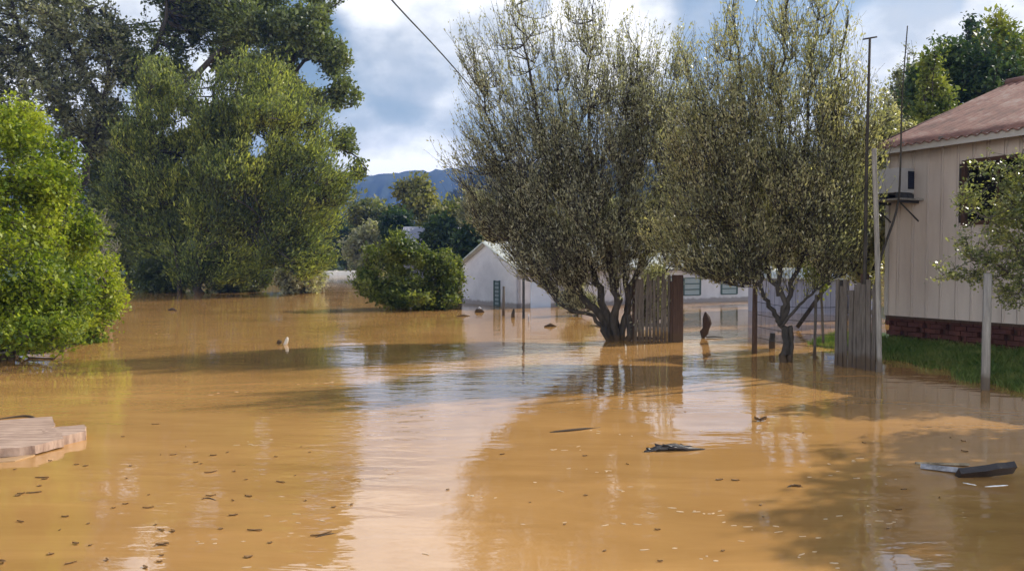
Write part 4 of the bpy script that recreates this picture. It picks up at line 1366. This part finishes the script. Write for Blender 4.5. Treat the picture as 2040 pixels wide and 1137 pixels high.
def board3(name, label, a, b, wid, th, m, roll=0.0, cat='plank'):
    a = np.array(a); b = np.array(b)
    d_ = unit(b - a)
    s_ = unit(np.cross(d_, (0, 0, 1)))
    u_ = np.cross(s_, d_)
    s2 = s_ * math.cos(roll) + u_ * math.sin(roll)
    u2 = np.cross(s2, d_)
    rr = random.Random(int(abs(a[0]) * 100))
    mb = MB()
    n = 7
    pts = []
    for i in range(n):
        pts.append(a + (b - a) * i / (n - 1) + s2 * (wid / 2 + rr.uniform(-.008, .008)))
    for i in range(n)[::-1]:
        pts.append(a + (b - a) * i / (n - 1) - s2 * (wid / 2 + rr.uniform(-.008, .008)))
    mb.poly([p + u2 * th / 2 for p in pts], -u2 * th)
    return tag(mb.build(name, m, origin=(a + b) / 2 * [1, 1, 0]), label, cat)


board3('floating_board', 'black wet board with its right end lifted, right piece of the two', W(1908, 950) + [0, 0, .02], W(2019, 952) + [0, 0, .085], .115, .05, M_wet, .75)
board3('floating_board', 'grey wet board lying flat, left piece touching the black one', W(1836, 931) + [0, 0, .008], W(1928, 944) + [0, 0, .02], .10, .04, M_slate, .35)
board3('wood_scrap', 'pale thin wood strip lying behind the grey wet board', W(1824, 924) + [0, 0, .01], W(1930, 928) + [0, 0, .014], .035, .018, mat('pale strip', (.08, .06, .04), (.46, .38, .26), 14), .2)
# foam line at the black board
mb = MB()
for (a, b_, w_) in (((1962, 969), (2008, 966), .010), ((1918, 961), (1945, 966), .007)):
    p, q = W(*a), W(*b_)
    mb.tube([p + (q - p) * k / 5 for k in range(6)], [.002, w_ * .5, w_ * .7, w_ * .5, w_ * .6, .002], 6)
tag(mb.build('foam', mat('white foam', (.82, .82, .80), rough=.6), origin=W(1960, 966)), 'thin white foam streak along the black wet board', 'foam', kind='stuff')
# pale scum and glint flecks painted in for light glints on the near water
rs = np.random.default_rng(91)
mb = MB()
for k in range(150):
    if k < 105: p = W(rs.uniform(1040, 1900), 800 + 330 * rs.random() ** 1.2)
    else: p = W(rs.uniform(260, 1000), rs.uniform(650, 1120))
    if k % 5 and k: p = last + np.array([rs.normal(0, .18), rs.normal(0, .10), 0])
    last = p
    L_, w_, a0 = rs.uniform(.006, .036), rs.uniform(.003, .009), rs.normal(0, .35)
    ring = []
    for j in range(8):
        t_ = j * math.pi / 4
        x_, y_ = math.cos(t_) * L_ * rs.uniform(.7, 1.2), math.sin(t_) * w_ * rs.uniform(.6, 1.4)
        ring.append(p + np.array([x_ * math.cos(a0) - y_ * math.sin(a0), x_ * math.sin(a0) + y_ * math.cos(a0), .003]))
    mb.poly(ring[::-1], (0, 0, -.002))
tag(mb.build('scum_glint_flecks', mat('pale scum and glint', (.50, .34, .19), (.64, .50, .34), 30, .8)), 'pale tan scum flecks painted in for light glints on the near water', 'scum', kind='stuff')
# driftwood
c = W(1340, 898)
mb = MB()
rr_ = random.Random(8)
mb.tube([W(1284, 900) + [0, 0, .0], W(1310, 897) + [0, 0, .02], W(1345, 896) + [0, 0, .03], W(1370, 897) + [0, 0, .015], W(1404, 895) + [0, 0, .004]], [.012, .028, .034, .022, .004], 8)
for k in range(12):
    p = W(1300 + k * 6 + rr_.uniform(-4, 4), 895 + rr_.uniform(-3, 5)) + [0, 0, .02]
    mb.tube([p, p + [rr_.uniform(-.05, .05), rr_.uniform(-.03, .03), rr_.uniform(.005, .035)], p + [rr_.uniform(.03, .09), rr_.uniform(-.03, .03), rr_.uniform(-.01, .02)]], [.006, .014, .003], 5)
tag(mb.build('driftwood', M_wet, origin=c), 'dark knobbly driftwood floating in the sunlit water right of centre', 'driftwood')
# small floating bits with their own look
c = W(567, 686)
mb = MB()
mb.tube([c + [.0, 0, -.02], c + [.03, 0, .04], c + [.05, 0, .10], c + [.06, 0, .15]], [.035, .04, .034, .014], 10)
bt = mb.build('plastic_bottle', mat('dirty white plastic', (.52, .46, .38), (.6, .55, .46), 8, .4), origin=c)
tag(bt, 'small white plastic bottle bobbing upright in the water at left', 'bottle')
mb = MB()
mb.tube([c + [-.16, 0, .02], c + [-.12, 0, .05], c + [-.06, 0, .06]], [.01, .05, .03], 8)
tag(mb.build('debris_clump', M_barkdark, origin=c + [-.12, 0, 0]), 'small dark clump of debris touching the white bottle', 'debris')
c = W(955, 622)
mb = MB()
mb.tube([c + [-.15, 0, .0], c + [-.08, 0, .05], c + [.08, 0, .06], c + [.16, 0, .0]], [.03, .07, .06, .02], 8)
tag(mb.build('debris_clump', M_barkdark, origin=c), 'small dark floating clump in front of the white gable wall', 'debris')
mb = MB()
mb.tube([c + [-.06, .02, .1], c + [0, .02, .14], c + [.06, .02, .1]], [.02, .06, .03], 8)
tag(mb.build('plastic_scrap', M_white, origin=c + [0, 0, .1]), 'white scrap lying on the dark clump before the gable wall', 'scrap')
mb = MB()
p, q = W(1085, 651), W(1108, 650)
mb.tube([p, (p + q) / 2 + [0, 0, .05], q], [.03, .045, .02], 7)
tag(mb.build('floating_branch', M_barkdark, origin=p), 'short dark branch floating between the slim post and the stem clump', 'branch')
mb = MB()
p, q = W(910, 630), W(936, 629)
mb.tube([p, (p + q) / 2 + [0, 0, .03], q], [.015, .03, .012], 6)
tag(mb.build('floating_branch', M_woodred, origin=p), 'thin reddish branch floating just left of the dark clump', 'branch')
mb = MB()
p, q = W(1185, 649), W(1215, 651)
mb.tube([p, (p + q) / 2 + [0, 0, .03], q], [.015, .03, .012], 6)
tag(mb.build('floating_branch', M_wood, origin=p), 'thin branch floating against the left side of the stem clump', 'branch')
mb = MB()
p, q = W(335, 618), W(352, 619)
mb.tube([p, (p + q) / 2 + [0, 0, .06], q], [.02, .05, .02], 6)
tag(mb.build('floating_branch', M_barkdark, origin=p), 'small floating stick on the far water before the feathery tree', 'branch')
c = W(1515, 838)
M_leafb = mat('brown dead leaf', (.10, .055, .025), (.2, .12, .05), 20, .7)


def leaf_mesh(nm, L, Wd, curl, seed):
    rr = np.random.default_rng(seed)
    n = 7
    V, F = [], []
    bend = rr.uniform(-.25, .25)
    for i in range(n):
        t_ = i / (n - 1)
        w_ = Wd * math.sin(math.pi * min(.97, t_ * .9 + .06)) ** .8 * rr.uniform(.8, 1.1)
        x_ = (t_ - .5) * L
        y_ = bend * L * (t_ - .5) ** 2 * 4
        for lay in (0, 1):
            V += [(x_, y_ - w_ / 2, .004 + curl * abs(t_ - .5) * 2 + curl * .6 - lay * .003), (x_, y_, .003 - lay * .003 + curl * abs(t_ - .5)), (x_, y_ + w_ / 2, .004 + curl * abs(t_ - .5) * 2 + curl * .6 - lay * .003)]
    for i in range(n - 1):
        for k in range(2):
            a = i * 6 + k
            F.append((a, a + 6, a + 7, a + 1))
            F.append((a + 3, a + 4, a + 10, a + 9))
    me = bpy.data.meshes.new(nm)
    me.from_pydata(V, [], F)
    me.update()
    return me


o = link('floating_leaf', leaf_mesh('curled_leaf', .13, .07, .03, 1), M_leafb)
o.location = tuple(c)
tag(o, 'single curled pale brown leaf floating alone right of centre, above the driftwood', 'leaf')
M_leafd = mat('dark drowned leaf', (.20, .11, .045), (.32, .19, .08), 20, .6)
kinds = [leaf_mesh('leaf_shape', L, w_, c_, 60 + i) for i, (L, w_, c_) in enumerate(((.10, .018, .004), (.06, .02, .004), (.03, .02, .002), (.14, .02, .006), (.045, .03, .003), (.08, .03, .008)))]
for m_ in kinds: m_.materials.append(M_leafd)
spots = [(320, 906, 2), (345, 906, 0), (425, 907, 1), (390, 921, 1), (400, 924, 4), (420, 941, 3), (252, 953, 2), (260, 928, 2), (170, 928, 4), (100, 918, 1), (85, 951, 0), (78, 968, 4), (42, 983, 1), (68, 981, 0),
         (30, 935, 2), (250, 1004, 1), (226, 1012, 4), (295, 1012, 3), (405, 993, 2), (420, 988, 3), (130, 1029, 1), (42, 1039, 0), (176, 1043, 2), (153, 1083, 5), (100, 1104, 4), (325, 1084, 5), (345, 1058, 1), (322, 1056, 0),
         (310, 1045, 2), (440, 1053, 2), (508, 1056, 0), (465, 1026, 1), (538, 1081, 2), (140, 1122, 0), (290, 1130, 1), (318, 1119, 1), (8, 1120, 5), (550, 910, 1), (560, 960, 0), (600, 890, 2), (490, 955, 2), (640, 1065, 3), (665, 1010, 2),
         (370, 890, 2), (245, 870, 1), (310, 845, 0), (700, 1005, 2), (892, 975, 2), (1000, 905, 1), (1165, 908, 1), (1205, 1097, 2), (1310, 1055, 1), (1315, 1118, 1), (1440, 1097, 2), (1520, 1030, 2), (1585, 968, 5), (1800, 975, 1), (1790, 1015, 1), (1250, 925, 1),
         (1600, 862, 2), (1365, 820, 2), (250, 718, 1), (300, 662, 0), (395, 678, 2), (450, 680, 1), (610, 690, 2), (500, 780, 2), (370, 760, 1), (720, 790, 2), (840, 830, 2)]
rr_ = random.Random(9)
for k in range(16):
    spots.append((rr_.uniform(0, 640), rr_.uniform(900, 1130), rr_.choice((1, 2, 2, 4))))
for k in range(12):
    spots.append((rr_.uniform(1000, 2030), rr_.uniform(840, 1130), rr_.choice((1, 2, 2, 4))))
shape_word = {0: 'thin dark twig like leaf scrap', 1: 'small oval dark leaf scrap', 2: 'tiny round dark leaf fleck', 3: 'long thin dark twig scrap', 4: 'broad little dark leaf scrap', 5: 'larger curled reddish brown leaf scrap'}
for (a, b_, k) in spots:
    where = 'in the left foreground water' if a < 700 and b_ > 800 else ('in the right foreground water' if b_ > 800 else 'on the farther water')
    o = link('leaf_scrap', kinds[k], None)
    p = W(a, b_)
    o.location = (float(p[0]), float(p[1]), .001)
    o.rotation_euler = (0, 0, rr_.gauss(0, .5))
    sc = rr_.uniform(.5, 1.1)
    o.scale = (sc, sc, 1)
    tag(o, shape_word[k] + ' floating flat ' + where, 'leaf scrap', 'leaf scraps scattered over the near water')

# ------------------------------------------------------------------ air
HAZE = True
if HAZE:
    mb = MB()
    mb.box([0, 615, 68], (2620, 1390, 142))
    hz = bpy.data.materials.new('haze')
    hz.use_nodes = True
    t = hz.node_tree
    t.nodes.remove(t.nodes['Principled BSDF'])
    pv = N(t, 'ShaderNodeVolumePrincipled')
    pv.inputs['Color'].default_value = (.22, .42, 1.0, 1)
    pv.inputs['Density'].default_value = .00042
    t.links.new(pv.outputs[0], t.nodes['Material Output'].inputs['Volume'])
    tag(mb.build('haze', hz), 'thin bluish air haze', 'haze', kind='stuff')
